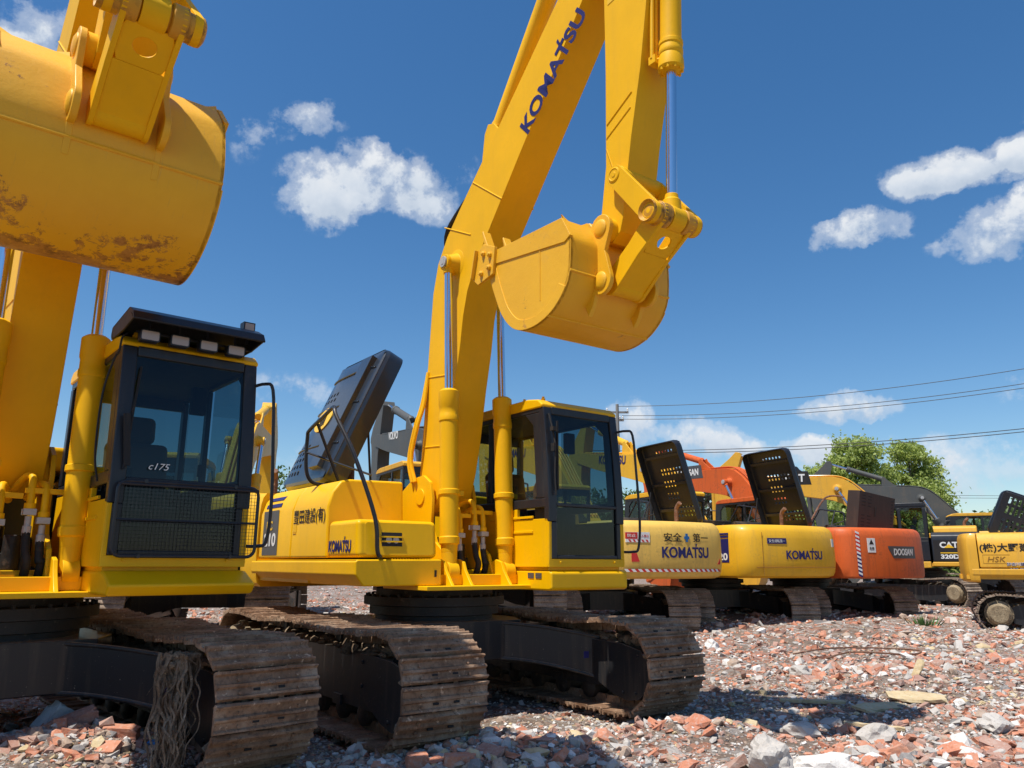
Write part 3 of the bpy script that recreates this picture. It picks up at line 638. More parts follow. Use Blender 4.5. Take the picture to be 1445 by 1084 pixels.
def lid(root, cfg, detail):
    W, L, TH = cfg.get('lid_w', 1.25), cfg.get('lid_l', 1.75), cfg.get('lid_th', .17)
    x0, a = cfg.get('lid_x', -1.75), R(cfg.get('lid_a', 68)); hy, hz = cfg.get('lid_y', -.80), cfg.get('lid_z', 2.16)
    nx, ny = 25, 39; holes = set()
    for (u0, u1, v0, v1) in cfg.get('lid_holes', [(3, 14, 3, 8), (10, 18, 12, 15), (10, 18, 18, 21), (4, 18, 24, 28), (6, 18, 35, 37)]):
        for i in range(u0, u1):
            for j in range(v0, v1):
                if (i - u0) % 2 == 0 and (cfg.get('slots') or (j - v0) % 2 == 0): holes.add((i, j))
    mb = MB(); du, dv = W / nx, L / ny
    V = {}
    def vid(i, j, k):
        if (i, j, k) not in V:
            V[(i, j, k)] = len(mb.v); u, v = i * du, j * dv; crown = cfg.get('crown', 0) * (1 - (2 * u / W - 1) ** 4) * (1 - (2 * v / L - 1) ** 6)
            mb.v.append((u, v, TH + crown - (.012 if k else 0)))
        return V[(i, j, k)]
    for i in range(nx):
        for j in range(ny):
            if (i, j) in holes: continue
            mb.f.append((vid(i, j, 0), vid(i + 1, j, 0), vid(i + 1, j + 1, 0), vid(i, j + 1, 0))); mb.m.append(0)
            mb.f.append((vid(i, j, 1), vid(i, j + 1, 1), vid(i + 1, j + 1, 1), vid(i + 1, j, 1))); mb.m.append(0)
            for di, dj, e in ((-1, 0, ((i, j), (i, j + 1))), (1, 0, ((i + 1, j + 1), (i + 1, j))), (0, -1, ((i + 1, j), (i, j))), (0, 1, ((i, j + 1), (i + 1, j + 1)))):
                if (i + di, j + dj) in holes: p, q = e; mb.f.append((vid(*p, 0), vid(*q, 0), vid(*q, 1), vid(*p, 1))); mb.m.append(0)
    rr = .07
    # rounded shoulder all round, then the skirt wall
    def loop(ins, z):
        pts = []
        r_ = .10
        for (cx, cy, a0) in ((W - r_, L - r_, 0), (r_, L - r_, 90), (r_, r_, 180), (W - r_, r_, 270)):
            for k in range(5): an = R(a0 + 22.5 * k); pts.append((cx + (r_ - ins) * math.cos(an), cy + (r_ - ins) * math.sin(an), z))
        return pts
    for (pa, pb) in (((-.0, TH), (-.035, TH - .02)), ((-.035, TH - .02), (-.05, TH - .06)), ((-.05, TH - .06), (-.05, 0)), ((-.05, 0), (-.036, 0)), ((-.036, 0), (-.036, TH - .012))):
        A_, B_ = loop(*pa), loop(*pb); b = len(mb.v); n = len(A_); mb.v += A_ + B_
        for k in range(n): mb.f.append((b + k, b + n + k, b + n + (k + 1) % n, b + (k + 1) % n)); mb.m.append(0)
    mt = Matrix.Translation((x0, hy, hz)) @ Matrix.Rotation(a, 4, 'X') @ Matrix.Rotation(R(cfg.get('lid_t', 0)), 4, 'Z')
    # ribs on the outside, ledges inside
    if detail:
        for v in (.42, .95, 1.42): mb.tube([(W * q_, v, TH + cfg.get('crown', 0) * (1 - (2 * q_ - 1) ** 4) + .002) for q_ in (.02, .1, .2, .35, .5, .65, .8, .9, .98)], .014, n=8, sub=1)
        mb.box(W - .36, W - .10, .1, L - .1, TH - .0, TH + .035 + cfg.get('crown', 0))
    for v in (.3, L * .5, L - .25): mb.box(.03, W - .03, v - .03, v + .03, TH - .07, TH - .012)
    mb.xf(mt); o = mb.build('hood_lid', cfg.get('lid_mat', 'hood_charcoal'), root, .008 if detail else 0, ang=40)
    st = MB(); p = mt @ Vector((W - .06, .75, 0)); st.cyl(p, (p.x + .05, hy + .35, hz - .02), .014, n=8); st.build('lid_stay', 'dark_inside', root)
    if cfg.get('emblem'):
        e = MB(); n = 40; e.cur = 0
        c = (.46, .80)
        e.prism_z([(c[0] + .21 * math.cos(2 * PI * k / n), c[1] + .17 * math.sin(2 * PI * k / n)) for k in range(n)], TH + .001, TH + .012)
        e.cur = 1
        for k in range(5): e.box(c[0] - .06 + k * .03 - .008, c[0] - .06 + k * .03 + .008, c[1] - .11 + .01 * abs(k - 2), c[1] + .11 - .01 * abs(k - 2), TH + .011, TH + .016, (0, 0, .25))
        e.xf(Matrix.Translation((0, 0, 0)) ); e.v = [(a, b, c_ + cfg.get('crown', 0)) for a, b, c_ in e.v]; e.xf(mt); e.build('emblem', ['decal_yellow', 'ink'], o)
    return o
def cab(root, cfg, detail):
    yc0, yc1 = .385, 1.36; xb, xf = -.36, 1.42; zt = 2.93
    pm = cfg.get('cab_mat', cfg['mat']); tm = cfg.get('trim', 'black_paint'); zl = 1.885
    # lower shell: rear, right and left walls, sills
    mb = MB(); th = .035
    mb.prism_y([(xb, 1.33), (xb, zl), (.92, zl), (.92, 1.78), (xf - .02, 1.78), (xf + .0, 1.36), (xf - .03, 1.33)], yc0, yc0 + th)
    mb.prism_y([(xb, 1.33), (xb, zl), (.0, zl), (.0, 1.78), (xf - .02, 1.78), (xf + .0, 1.36), (xf - .03, 1.33)], yc1 - th, yc1)
    mb.box(xb, xb + th, yc0 + th, yc1 - th, 1.33, zl)
    mb.box(xf - .055, xf, yc0 + .002, yc1 - .002, 1.33, 1.405)
    mb.box(xb + .03, xf - .05, yc0 + .03, yc1 - .03, 1.30, 1.345)
    if detail:    # pressed ledges in the side wall
        for z in (1.80, 1.66): mb.box(.45, 1.18, yc0 - .010, yc0 + .01, z - .012, z + .012)
        for zz in (1.375,):
            for y in (yc0 + .14, yc1 - .14): mb.cyl((xf, y, zz), (xf + .012, y, zz), .011, n=10)
    mb.box(xf - .05, xf - .0, yc0 + .004, yc0 + .035, 1.405, 1.75); mb.box(xf - .05, xf - .0, yc1 - .05, yc1 - .004, 1.405, 1.75)
    c = mb.build('cab', pm, root, .012)
    # black window frame
    fm = MB(); sl = lambda z: xf - .0 if z < 1.9 else xf - (z - 1.9) ** 1.6 * .085
    def post(y0, y1, z0, z1, w=.07, n=6):
        zz = [z0 + (z1 - z0) * k / n for k in range(n + 1)]
        fm.prism_y([(sl(a) - w, a) for a in zz] + [(sl(a) + .006, a) for a in zz[::-1]], y0, y1)
    post(yc0 + .0, yc0 + .10, 1.75, 2.87); post(yc1 - .10, yc1, 1.75, 2.87)
    post(yc0 + .035, yc0 + .10, 1.405, 1.75, n=1); post(yc1 - .10, yc1 - .05, 1.405, 1.75, n=1)
    fm.box(sl(2.8) - .06, sl(2.8) + .004, yc0 + .10, yc1 - .10, 2.80, 2.875)
    fm.box(xf - .05, xf + .005, yc0 + .10, yc1 - .10, 1.405, 1.44)
    fm.box(xf - .04, xf + .007, yc0 + .10, yc1 - .10, 1.895, 1.93)
    for yy, s in ((yc0, 1), (yc1, -1)):
        y0, y1 = (yc0, yc0 + .04) if s > 0 else (yc1 - .04, yc1)
        fm.box(xb, xf - .03, y0 - .002, y1, zl, zl + .09); fm.box(xb, 1.30, y0 + .001, y1, 2.82, 2.89)
        fm.box(xb, xb + .09, y0 - .003, y1, zl + .09, 2.82); fm.box(.40 if s > 0 else .30, .47 if s > 0 else .38, y0 - .001, y1, zl + .09, 2.82)
        fm.prism_y([(xf - .19, zl + .09), (xf - .05, zl + .09), (sl(2.82) - .05, 2.82), (sl(2.82) - .30, 2.82), (sl(2.7) - .18, 2.7)], y0 - .0015, y1)
    fm.box(xb + .001, xb + .05, yc0 + .03, yc1 - .03, zl, zl + .12); fm.box(xb + .001, xb + .05, yc0 + .03, yc1 - .03, 2.74, 2.89)
    fm.build('window_frame', tm, c, .01)
    # roof
    r = MB(); r.prism_y([(xb - .03, 2.87), (xb - .03, 2.93), (xb + .05, 2.975), (1.10, 2.975), (1.27, 2.95), (1.345, 2.895), (1.335, 2.865)], yc0 - .012, yc1 + .012)
    ro = r.build('cab_roof', cfg.get('roof_mat', pm), c, .045, 3)
    if detail:
        r = MB(); r.box(.2, .8, yc0 + .2, yc1 - .2, 2.97, 2.995); r.build('roof_hatch', tm, ro, .01)
        for x, y in ((1.0, yc0 + .03), (1.22, yc0 + .1), (1.05, yc1 - .06)):
            b = MB(); b.lathe((x, y, 2.96), (x, y, 3.1), [(0, .022), (.02, .022), (.022, .014), (.04, .013)], 10); b.build('roof_bolt', cfg.get('roof_mat', pm), ro)
    # glass
    def pane(nm, pts, mt='glass'):
        g = MB(); g.add(pts, [tuple(range(len(pts)))]); return g.build(nm, mt, c, smooth=False)
    N = 6; zs = [1.93 + (2.81 - 1.93) * k / N for k in range(N + 1)]
    g = MB(); g.add([(sl(z) - .012, y, z) for z in zs for y in (yc0 + .09, yc1 - .09)], [(2 * k, 2 * k + 1, 2 * k + 3, 2 * k + 2) for k in range(N)]); g.build('windscreen', 'glass', c)
    pane('lower_windscreen', [(xf - .02, yc0 + .09, 1.43), (xf - .02, yc1 - .09, 1.43), (xf - .02, yc1 - .09, 1.90), (xf - .02, yc0 + .09, 1.90)])
    for y in (yc0 + .015, yc1 - .015):
        pane('side_window', [(.46, y, zl + .08), (xf - .15, y, zl + .08), (sl(2.7) - .15, y, 2.72), (1.08, y, 2.83), (.46, y, 2.83)], 'glass_clear')
        pane('side_window', [(xb + .08, y, zl + .08), (.41, y, zl + .08), (.41, y, 2.83), (xb + .08, y, 2.83)], 'glass_clear')
    pane('rear_window', [(xb + .02, yc1 - .04, zl + .11), (xb + .02, yc0 + .04, zl + .11), (xb + .02, yc0 + .04, 2.76), (xb + .02, yc1 - .04, 2.76)], 'glass_clear')
    # inside
    s = MB(); ym = (yc0 + yc1) / 2; xs = .35
    s.box(xs - .27, xs + .25, ym - .26, ym + .26, 1.66, 1.80); s.box(xs - .36, xs - .22, ym - .25, ym + .25, 1.74, 2.36, (0, -.16, 0)); s.box(xs - .44, xs - .33, ym - .15, ym + .15, 2.36, 2.60, (0, -.12, 0))
    so = s.build('seat', cfg.get('seat_mat', 'seat'), c, .06, 3)
    s = MB()
    for sy in (-1, 1): s.box(xs - .2, xs + .38, ym + sy * .36 - .08, ym + sy * .36 + .08, 1.35, 1.88); s.cyl((xs + .30, ym + sy * .36, 1.88), (xs + .33, ym + sy * .34, 2.06), .014, n=8); s.cyl((xs + .33, ym + sy * .34, 2.04), (xs + .335, ym + sy * .34, 2.14), .025, n=10)
    s.box(xs - .3, xs + .3, ym - .2, ym + .2, 1.345, 1.66)
    for sy in (-1, 1): s.tube([(1.05, ym + sy * .08, 1.36), (1.02, ym + sy * .09, 1.7), (.95, ym + sy * .10, 1.95)], .014, n=8); s.box(1.02, 1.16, ym + sy * .1 - .05, ym + sy * .1 + .05, 1.38, 1.40, (0, -.3, 0))
    s.box(xf - .28, xf - .10, yc0 + .05, yc0 + .16, 1.5, 2.0); s.box(xb + .06, xb + .28, yc0 + .05, yc1 - .05, 1.36, 1.95)
    s.box(xb + .04, 1.2, yc0 + .05, yc1 - .05, 2.845, 2.868)
    s.box(xb + .037, xb + .05, yc0 + .037, yc1 - .037, 1.346, 1.88); s.box(xb + .04, xf - .08, yc0 + .037, yc0 + .048, 1.346, 1.87 - .10); s.box(xb + .04, xf - .08, yc1 - .048, yc1 - .037, 1.346, 1.77); s.box(xb + .04, .9, yc0 + .037, yc0 + .047, 1.77, 1.88)
    s.build('console', 'dark_inside', c, .004)
    if detail:
        # wiper
        w = MB(); x = sl(2.2) + .022; y = yc0 + .07
        if cfg.get('guard'):
            w.tube([(sl(2.75) + .01, yc0 + .13, 2.72), (sl(2.4) + .02, yc0 + .10, 2.4), (x, yc0 + .085, 2.15), (xf + .03, yc0 + .07, 1.98)], .009, n=6); w.box(xf + .02, xf + .045, yc0 + .05, yc0 + .09, 2.0, 2.36, (.1, 0, 0))
        else:
            w.tube([(sl(2.8) + .02, y - .02, 2.80), (x + .01, y, 2.5), (x + .01, y - .005, 2.2), (xf + .03, y, 2.0)], .010, n=6); w.box(x, x + .02, y + .02, y + .035, 2.05, 2.72); w.box(x - .02, x + .03, y - .04, y - .0, 2.62, 2.66); w.box(x - .02, x + .03, y - .03, y - .0, 2.42, 2.50)
        w.build('wiper', 'rubber', c)
        # sun blind and label inside
        mr = MB(); mr.box(.9, .96, yc0 + .62, yc0 + .74, 2.50, 2.72); mr.build('inside_mirror', 'dark_inside', c, .01)
    # tall rail along the door side of the front
    rl = MB(); y = yc1 + .03; x = xf + .06
    rl.tube([(xf - .10, yc1 - .02, 2.70), (x - .02, y + .0, 2.71), (x + .03, y + .045, 2.66), (x + .04, y + .07, 2.3), (x + .05, y + .09, 1.8), (x + .03, y + .08, 1.52), (x - .0, y + .03, 1.48), (xf - .05, yc1 - .01, 1.48)], .013, n=8, sub=4)
    rl.build('grab_rail', 'frame_black' if not detail else 'black_paint', c)
    return c
def upper(root, cfg, detail):
    pm = cfg['mat']; rp = cfg.get('rear_mat', pm)
    # frame, floor and arm brackets
    mb = MB(); mb.box(-2.3, .9, -.56, .40, 1.165, 1.26); mb.box(-2.2, -.2, -1.3, 1.3, 1.17, 1.25); mb.box(.28, 1.12, -.74, .52, 1.125, 1.163)
    for s in (-1, 1):
        y = Y0 + s * .25; mb.prism_y([(-1.2, 1.25), (-.75, 1.62), (-.25, 2.08), (.02, 2.22), (.24, 2.24), (.38, 2.16), (.43, 2.0), (.42, 1.75), (.52, 1.56), (.70, 1.45), (.80, 1.22), (.80, 1.15), (-1.2, 1.15)], y - .018, y + .018)
        mb.cyl((F0[0], y - .032, F0[1]), (F0[0], y + .032, F0[1]), .085, n=24)
    for s in (-1, 1):
        for t_ in (-.105, .105):
            y = Y0 + .045 + s * .325 + t_; mb.prism_y([(.60, 1.16), (.66, 1.30), (.72, 1.375), (.81, 1.40), (.90, 1.375), (.935, 1.30), (1.02, 1.20), (1.06, 1.16)], y - .016, y + .016)
    mb.box(.56, .60, -.40, .35, 1.16, 1.30)
    fr = mb.build('revolving_frame', cfg.get('deck_mat', pm), root, .006 if detail else 0)
    mb = MB(); mb.box(-.9, -.35, -.48, .36, 1.2, 2.0); mb.box(-.3, .1, -.25, .18, 1.2, 1.55); mb.build('valve_block', 'dark_inside', root, .02)
    if detail:
        # junk between the brackets: swing motor, valves, fittings
        v = MB(); v.cyl((.2, Y0 - .08, 1.25), (.2, Y0 - .08, 1.62), .10, n=18); v.box(.28, .45, Y0 - .18, Y0 + .16, 1.28, 1.42); v.cyl((.45, Y0 + .05, 1.3), (.45, Y0 + .05, 1.55), .06, n=14)
        v.build('swing_motor', 'bearing', root, .01)
        # four hoses with yellow swan-neck pipes
        for (y, zt, xo) in ((Y0 - .17, 1.93, 0), (Y0 - .085, 1.90, .02), (Y0 + .10, 1.98, 0), (Y0 + .19, 1.92, .02)):
            s = -1 if y < Y0 else 1; p = MB()
            p.tube([(.38, y - s * .08, zt - .10), (.50 + xo, y - s * .03, zt - .01), (.60 + xo, y, zt - .02), (.645 + xo, y, zt - .12), (.65 + xo, y, zt - .24)], .026, n=12, sub=5); p.cyl((.65 + xo, y, zt - .25), (.65 + xo, y, zt - .21), .038, n=14)
            pp = p.build('swan_neck_pipe', cfg.get('arm_mat', pm), fr)
            p = MB(); p.box(.61 + xo, .69 + xo, y - .042, y + .042, zt - .295, zt - .25); p.cyl((.65 + xo, y, zt - .39), (.65 + xo, y, zt - .30), .022, n=12); p.cyl((.65 + xo, y, zt - .44), (.65 + xo, y, zt - .37), .030, n=8)
            p.build('hose_fitting', 'fitting', fr, .003)
            h = MB(); h.tube([(.65 + xo, y, zt - .42), (.68 + xo, y + .005, zt - .55), (.70, y + .02 * s, 1.36), (.66, y + .02 * s, 1.27), (.58, y + .03 * s, 1.24), (.3, y + .02 * s, 1.3)], .029, n=12); h.build('hydraulic_hose', 'rubber', fr)
        b = MB(); b.box(.625, .665, Y0 - .26, Y0 + .05, 1.80, 1.84); b.box(.625, .665, Y0 + .06, Y0 + .31, 1.84, 1.88); b.build('pipe_bracket', cfg.get('arm_mat', pm), fr, .004)
        # greasing lines running up the inner bracket to the boom
        for k in range(2):
            g = MB(); g.tube([(.05 + .06 * k, Y0 - .29, 2.18), (.0 + .05 * k, Y0 - .31, 2.42), (.07 + .05 * k, Y0 - .29, 2.75), (.12 + .04 * k, Y0 - .24, 3.0), (.16, Y0 - .2, 3.35)], .021, n=10); g.build('steel_pipe', cfg.get('arm_mat', pm), fr)
    # right-hand side: step skirt, tool box, tank cover
    mb = MB(); sec = [(-1.35, 1.26), (-1.355, 1.375), (-1.33, 1.39), (-.50, 1.395), (-.50, 1.165), (-1.27, 1.165)]
    mb.prism_x(sec, cfg.get('rear_x', -1.64) - .14, .96); sk = mb.build('side_step', pm, root, .018, 3)
    if detail:
        st = MB()
        for k in range(15): st.box(.62 + 0, .94, -1.0 + k * .028, -1.0 + k * .028 + .010, 1.392, 1.402)
        st.build('step_tread', pm, sk)
        st = MB(); st.box(.955, .968, -.575, -.555, 1.24, 1.30); st.build('slot', 'ink', sk)
    mb = MB(); mb.prism_y([(.29, 1.405), (.945, 1.405), (.910, 1.735), (.29, 1.735)], -1.33, -.535); tb = mb.build('tool_box', pm, root, .045, 4)
    if detail:
        z0 = MB(); y0, y1, za, zb = -1.20, -.60, 1.44, 1.70
        q = rrect(y0 - .06, y1 + .02, za - .01, zb + .01, .03); z0.prism_x(q, .943, .9465); z0.v = [(a - (c_ - 1.405) * .106, b, c_) for a, b, c_ in z0.v]; z0.build('door_panel', pm, tb, .0015)
        gr = MB(); gr.cur = 0; gr.box(.939, .9405, -1.10, -.90, 1.505, 1.625); gr.cur = 1
        gr.cyl((.941, -1.03, 1.56), (.943, -1.03, 1.56), .03, n=14); gr.cyl((.941, -.96, 1.56), (.943, -.96, 1.56), .03, n=14); gr.cur = 2
        for k in range(2): gr.box(.94, .952, -1.11, -.89, 1.54 + .04 * k, 1.553 + .04 * k)
        gr.v = [(a + .008 - (c_ - 1.405) * .106, b, c_) for a, b, c_ in gr.v]; gr.build('headlamp', ['ink', 'fitting', pm], tb)
    sec = [(-1.335, 1.405), (-1.335, 1.88), (-1.29, 2.02), (-1.20, 2.13), (-1.10, 2.15), (-.53, 2.16), (-.53, 1.405)]
    rx = cfg.get('rear_x', -1.64); xs = [.285, -.64, rx + .02]
    for a, b, nm in ((0, 1, 'engine_door'), (1, 2, 'rear_panel')):
        mb = MB(); mb.prism_x(sec, xs[b] + .003, xs[a] - .003); mb.v = [(a_ - (c_ - 1.7) * .13 if a_ > .2 and c_ > 1.7 else a_, b_, c_) for a_, b_, c_ in mb.v]
        po = mb.build(nm, pm, root, .024, 3)
        if nm == 'rear_panel' and cfg.get('model'):
            d = MB(); d.box(-1.50, -1.03, -1.3385, -1.3365, 1.44, 1.91); d.build('model_panel', 'decal_grey', po)
            a1, b1 = cfg['model']
            if a1: text(a1, (-1.38, -1.3385, 1.70), (1, 0, 0), (0, 0, 1), .10, .18, 'decal_yellow', po, bold=.03)
            text(b1, (-1.44, -1.3385, 1.53), (1, 0, 0), (0, 0, 1), .14, .36, 'white', po, bold=.03)
            s_ = MB(); s_.add([(-1.60, -1.3385, 1.955), (-1.27, -1.3385, 1.955), (-1.27, -1.3175, 1.995 + 0), (-1.60, -1.3175, 1.995)], []); s_.v.clear()
            for z0_, z1_ in ((1.945, 1.985), (2.02, 2.06)):
                def yy(z): return -1.335 + (0 if z < 1.88 else (z - 1.88) / .14 * .045 if z < 2.02 else .045 + (z - 2.02) / .11 * .09)
                q = [(yy(z0_) - .006, z0_), (yy(z1_) - .006, z1_), (yy(z1_) + .02, z1_ - .01), (yy(z0_) + .02, z0_)]; s_.prism_x(q, -1.50, -1.03)
            s_.build('stripe', 'navy', po)
        if nm == 'engine_door' and cfg.get('right_text'): cfg['right_text'](po)
        if nm == 'engine_door' and detail:
            l = MB(); l.box(-.60, -.50, -1.3385, -1.336, 1.66, 1.80); l.box(-.59, -.51, -1.341, -1.338, 1.645, 1.655); l.build('latch', pm, po, .001)
    if cfg.get('box_text'): cfg['box_text'](tb)
    # left-hand side behind the cab
    sec = [(1.34, 1.30), (1.34, 1.90), (1.30, 2.03), (1.20, 2.12), (.55, 2.14), (.55, 1.30)]
    mb = MB(); mb.prism_x(sec, -1.62, -.42); sp = mb.build('side_panel', cfg.get('left_mat', pm), root, .025, 3)
    mb = MB(); mb.box(-1.78, -.40, .5, 1.35, 1.17, 1.29); mb.build('side_step', pm, root, .02)
    v = MB()
    for k in range(7): v.box(-1.50, -1.12, 1.338, 1.352, 1.50 + k * .05, 1.53 + k * .05, (.5, 0, 0)); v.box(-.95, -.60, 1.338, 1.352, 1.50 + k * .05, 1.53 + k * .05, (.5, 0, 0))
    if not cfg.get('no_vents'): v.build('louvre', 'ink', sp)
    if cfg.get('left_text'): cfg['left_text'](sp)
    # cab base cover
    mb = MB()
    if cfg.get('guard'): mb.prism_y([(-.36, 1.17), (-.36, 1.30), (1.38, 1.305), (1.46, 1.300), (1.66, 1.215), (1.60, 1.145), (-.2, 1.15)], .40, 1.36); 
    else: mb.prism_y([(-.36, 1.13), (-.36, 1.30), (1.40, 1.30), (1.435, 1.28), (1.435, 1.13), (1.40, 1.115), (-.2, 1.12)], .40, 1.38)
    bc = mb.build('cab_base', pm, root, .022, 3)
    if detail and not cfg.get('guard'):
        mb = MB()
        for x in (1.08, 1.20): mb.box(x, x + .09, .394, .3985, 1.225, 1.275)
        mb.build('plate', 'decal_grey', bc)
    # counterweight
    ys = [-1.0 + 2.0 * k / 14 for k in range(15)]
    pl = [(cwx(y), y) for y in ys]
    rc = .33
    x1 = cwx(1.0); pl += ring_arc((x1 + rc, 1.0 + .0), rc, 180, 95, 6)[1:] if False else []
    cor = lambda s: [(x1 + .03, s * 1.09), (x1 + .09, s * 1.19), (x1 + .19, s * 1.28), (x1 + .32, s * 1.33), (x1 + .5, s * 1.35)]
    pl = pl + cor(1) + [(-1.64, 1.35), (-1.64, -1.35)] + cor(-1)[::-1]
    def scl(p, d): return (min(p[0] + d, -1.645) if p[0] < -1.7 else p[0], p[1] * (1 - d * .35))
    lv = [(1.10, .16), (1.14, .06), (1.22, .025), (1.40, 0), (1.85, .005), (2.0, .03), (2.08, .07), (2.135, .15)]
    if cfg.get('cw') == 'square': lv = [(1.08, .04), (1.12, .01), (1.3, 0), (1.95, .005), (2.06, .03), (2.12, .07), (2.15, .13)]
    n = len(pl); mb = MB(); ck = cfg.get('cw_k', 1.0); vs = [(rx + (q[0] + 1.64) * ck, q[1], z) for z, d in lv for p in pl for q in (scl(p, d),)]
    fs = [(k * n + i, k * n + (i + 1) % n, (k + 1) * n + (i + 1) % n, (k + 1) * n + i) for k in range(len(lv) - 1) for i in range(n)]
    fs += [tuple(range(n)), tuple(range((len(lv) - 1) * n, len(lv) * n))[::-1]]
    mb.add(vs, [f[::-1] for f in fs]); cw = mb.build('counterweight', rp, root, 0, ang=30)
    if cfg.get('rear_text'): cfg['rear_text'](cw)
    # engine bay
    mb = MB(); mb.box(-1.62, -.45, -.53, .55, 1.3, 1.98); mb.build('engine_bay', 'dark_inside', root)
    rn = random.Random(5 + cfg.get('seed', 0)); e = MB()
    e.box(-1.4, -.9, -.3, .3, 1.9, 2.12); e.cyl((-1.25, -.35, 2.16), (-1.25, .35, 2.16), .11, n=16)
    for k in range(6): x = rn.uniform(-1.5, -.6); y = rn.uniform(-.45, .45); e.tube([(x, y, 1.95), (x + .1, y + .1, 2.2), (x + .3, y + .05, 2.1), (x + .35, y - .1, 1.95)], .02, n=6, sub=3)
    e.build('engine', 'under', root)
    e = MB(); xx = cfg.get('ex_x', -1.3); ey = cfg.get('ex_y', -.42); e.tube([(xx, ey, 2.0), (xx, ey, 2.38), (xx - .03, ey, 2.50), (xx - .12, ey, 2.58)], .045, n=12); e.build('exhaust_pipe', cfg.get('ex_mat', 'exhaust'), root)
    if cfg.get('air_box'): e = MB(); e.box(-.9, -.5, .1, 1.2, 2.12, 2.30); e.build('air_cleaner', 'under', root, .02)
    if cfg.get('box_lid'):
        e = MB(); e.cur = 0; e.box(-1.95, -1.62, -.98, .20, 2.13, 3.02); e.cur = 1
        for k in range(10):
            for y in (.06, -.14) if k not in (4, 5) else (): e.box(-1.953, -1.94, y - .07, y + .05, 2.24 + k * .075, 2.275 + k * .075)
            e.box(-1.953, -1.94, -.92, -.86, 2.24 + k * .075, 2.275 + k * .075)
        e.box(-1.965, -1.94, -.36, -.33, 2.5, 2.72)
        mt = Matrix.Translation((-1.8, 0, 2.13)) @ Matrix.Rotation(R(7), 4, 'X') @ Matrix.Rotation(R(-6), 4, 'Y') @ Matrix.Translation((1.8, 0, -2.13)); e.xf(mt)
        e.build('hood_lid', [cfg['lid_mat'], 'ink'], root, .03, 3)
        e = MB(); e.tube([(-1.1, .9, 2.1), (-1.3, .55, 2.75), (-1.4, .35, 2.92), (-1.6, .1, 2.9)], .02, n=6); e.build('lid_stay', 'exhaust', root)
    elif not cfg.get('no_lid'): lid(root, cfg, detail)
    else:
        e = MB(); e.prism_x([(-.75, 2.14), (-.7, 2.28), (-.55, 2.33), (.5, 2.33), (.62, 2.28), (.66, 2.12)], -1.6, -.45); e.build('hood_lid', cfg.get('lid_mat', pm), root, .04, 3)
    cab(root, cfg, detail)
    # hand rail by the tool box
    h = MB(); pts = [(.90, -1.10, 1.43), (.97, -1.13, 1.415), (.985, -1.165, 1.47), (.975, -1.20, 1.76), (.80, -1.34, 2.30), (.58, -1.44, 2.68), (.52, -1.43, 2.76), (.44, -1.42, 2.78), (.2, -1.40, 2.74), (-.25, -1.36, 2.67), (-.33, -1.35, 2.60), (-.34, -1.34, 2.30), (-.33, -1.28, 2.16), (-.30, -1.15, 2.13), (-.2, -1.05, 2.13)]
    if not cfg.get('no_rail'): h.tube(pts, .019, n=10, sub=5); h.cyl((-.33, -1.345, 2.45), (.25, -.9, 2.2), .011, n=8); h.cyl((-.05, -1.36, 2.70), (-.05, -1.1, 2.13), .016, n=8) ; h.build('hand_rail', 'black_paint', root)
def excavator(label, pos, yaw, cfg, tz=0, z=0, detail=False, group=None, scale=1.0):
    """yaw = heading as an angle in the ground plane (0 = +x)"""
    root = empty('excavator', (pos[0], pos[1], z), yaw); root.scale = (scale,) * 3
    tag(root, label, 'excavator', group)
    undercarriage(root, tz, cfg, detail)
    bm = arm(root, cfg, detail) if not cfg.get('no_arm') else None
    upper(root, cfg, detail)
    if bm and cfg.get('boom_text'): cfg['boom_text'](bm)
    return root
# ------------------------------------------------------------------ camera, sun, sky
CAMH, PITCH, ROLL = 1.362, .229, .004
cam = bpy.data.cameras.new('camera'); co = bpy.data.objects.new('camera', cam); COL.objects.link(co); S.camera = co
cam.sensor_width = 36; cam.lens = 1086.4 / 1445 * 36; cam.clip_end = 5000; cam.clip_start = .05
co.matrix_world = Matrix.Translation((0, 0, CAMH)) @ Matrix.Rotation(PI / 2 + PITCH, 4, 'X') @ Matrix.Rotation(ROLL, 4, 'Z')
SH = Vector((.325, .278, -1.0)).normalized()         # the way sunlight travels
sun = bpy.data.lights.new('sun', 'SUN'); so = bpy.data.objects.new('sun', sun); COL.objects.link(so)
sun.energy = 5.0; sun.angle = R(.53); sun.color = (1.0, .955, .88); so.rotation_euler = SH.to_track_quat('-Z', 'Y').to_euler(); so.location = (-20, -8, 40)
elev = math.asin(-SH.z); az = math.atan2(-SH.x, -SH.y)
W = bpy.data.worlds.new('World'); S.world = W; W.use_nodes = True; nt = W.node_tree; nt.nodes.clear(); t = NT(nt)
out = t.n('ShaderNodeOutputWorld'); bg = t.n('ShaderNodeBackground'); t.l(bg.outputs[0], out.inputs[0])
sky = t.n('ShaderNodeTexSky', sky_type='NISHITA'); sky.sun_disc = False; sky.sun_elevation = elev; sky.sun_rotation = az; sky.air_density = 1.0; sky.dust_density = .45; sky.ozone_density = 2.0; sky.altitude = 50
bg.inputs['Strength'].default_value = .105
gam = t.n('ShaderNodeGamma'); gam.inputs[1].default_value = 1.0; t.l(sky.outputs[0], gam.inputs[0])
hs = t.n('ShaderNodeHueSaturation'); hs.inputs['Saturation'].default_value = 1.30; hs.inputs['Value'].default_value = 1.08; t.l(gam.outputs[0], hs.inputs['Color'])
tc = t.n('ShaderNodeTexCoord'); D = tc.outputs['Generated']
def ray(u, v):
    a, b = (u - 722.5) / 1086.4, -(v - 542) / 1086.4; c, s = math.cos(PITCH), math.sin(PITCH); return Vector((a, c - b * s, s + b * c)).normalized()
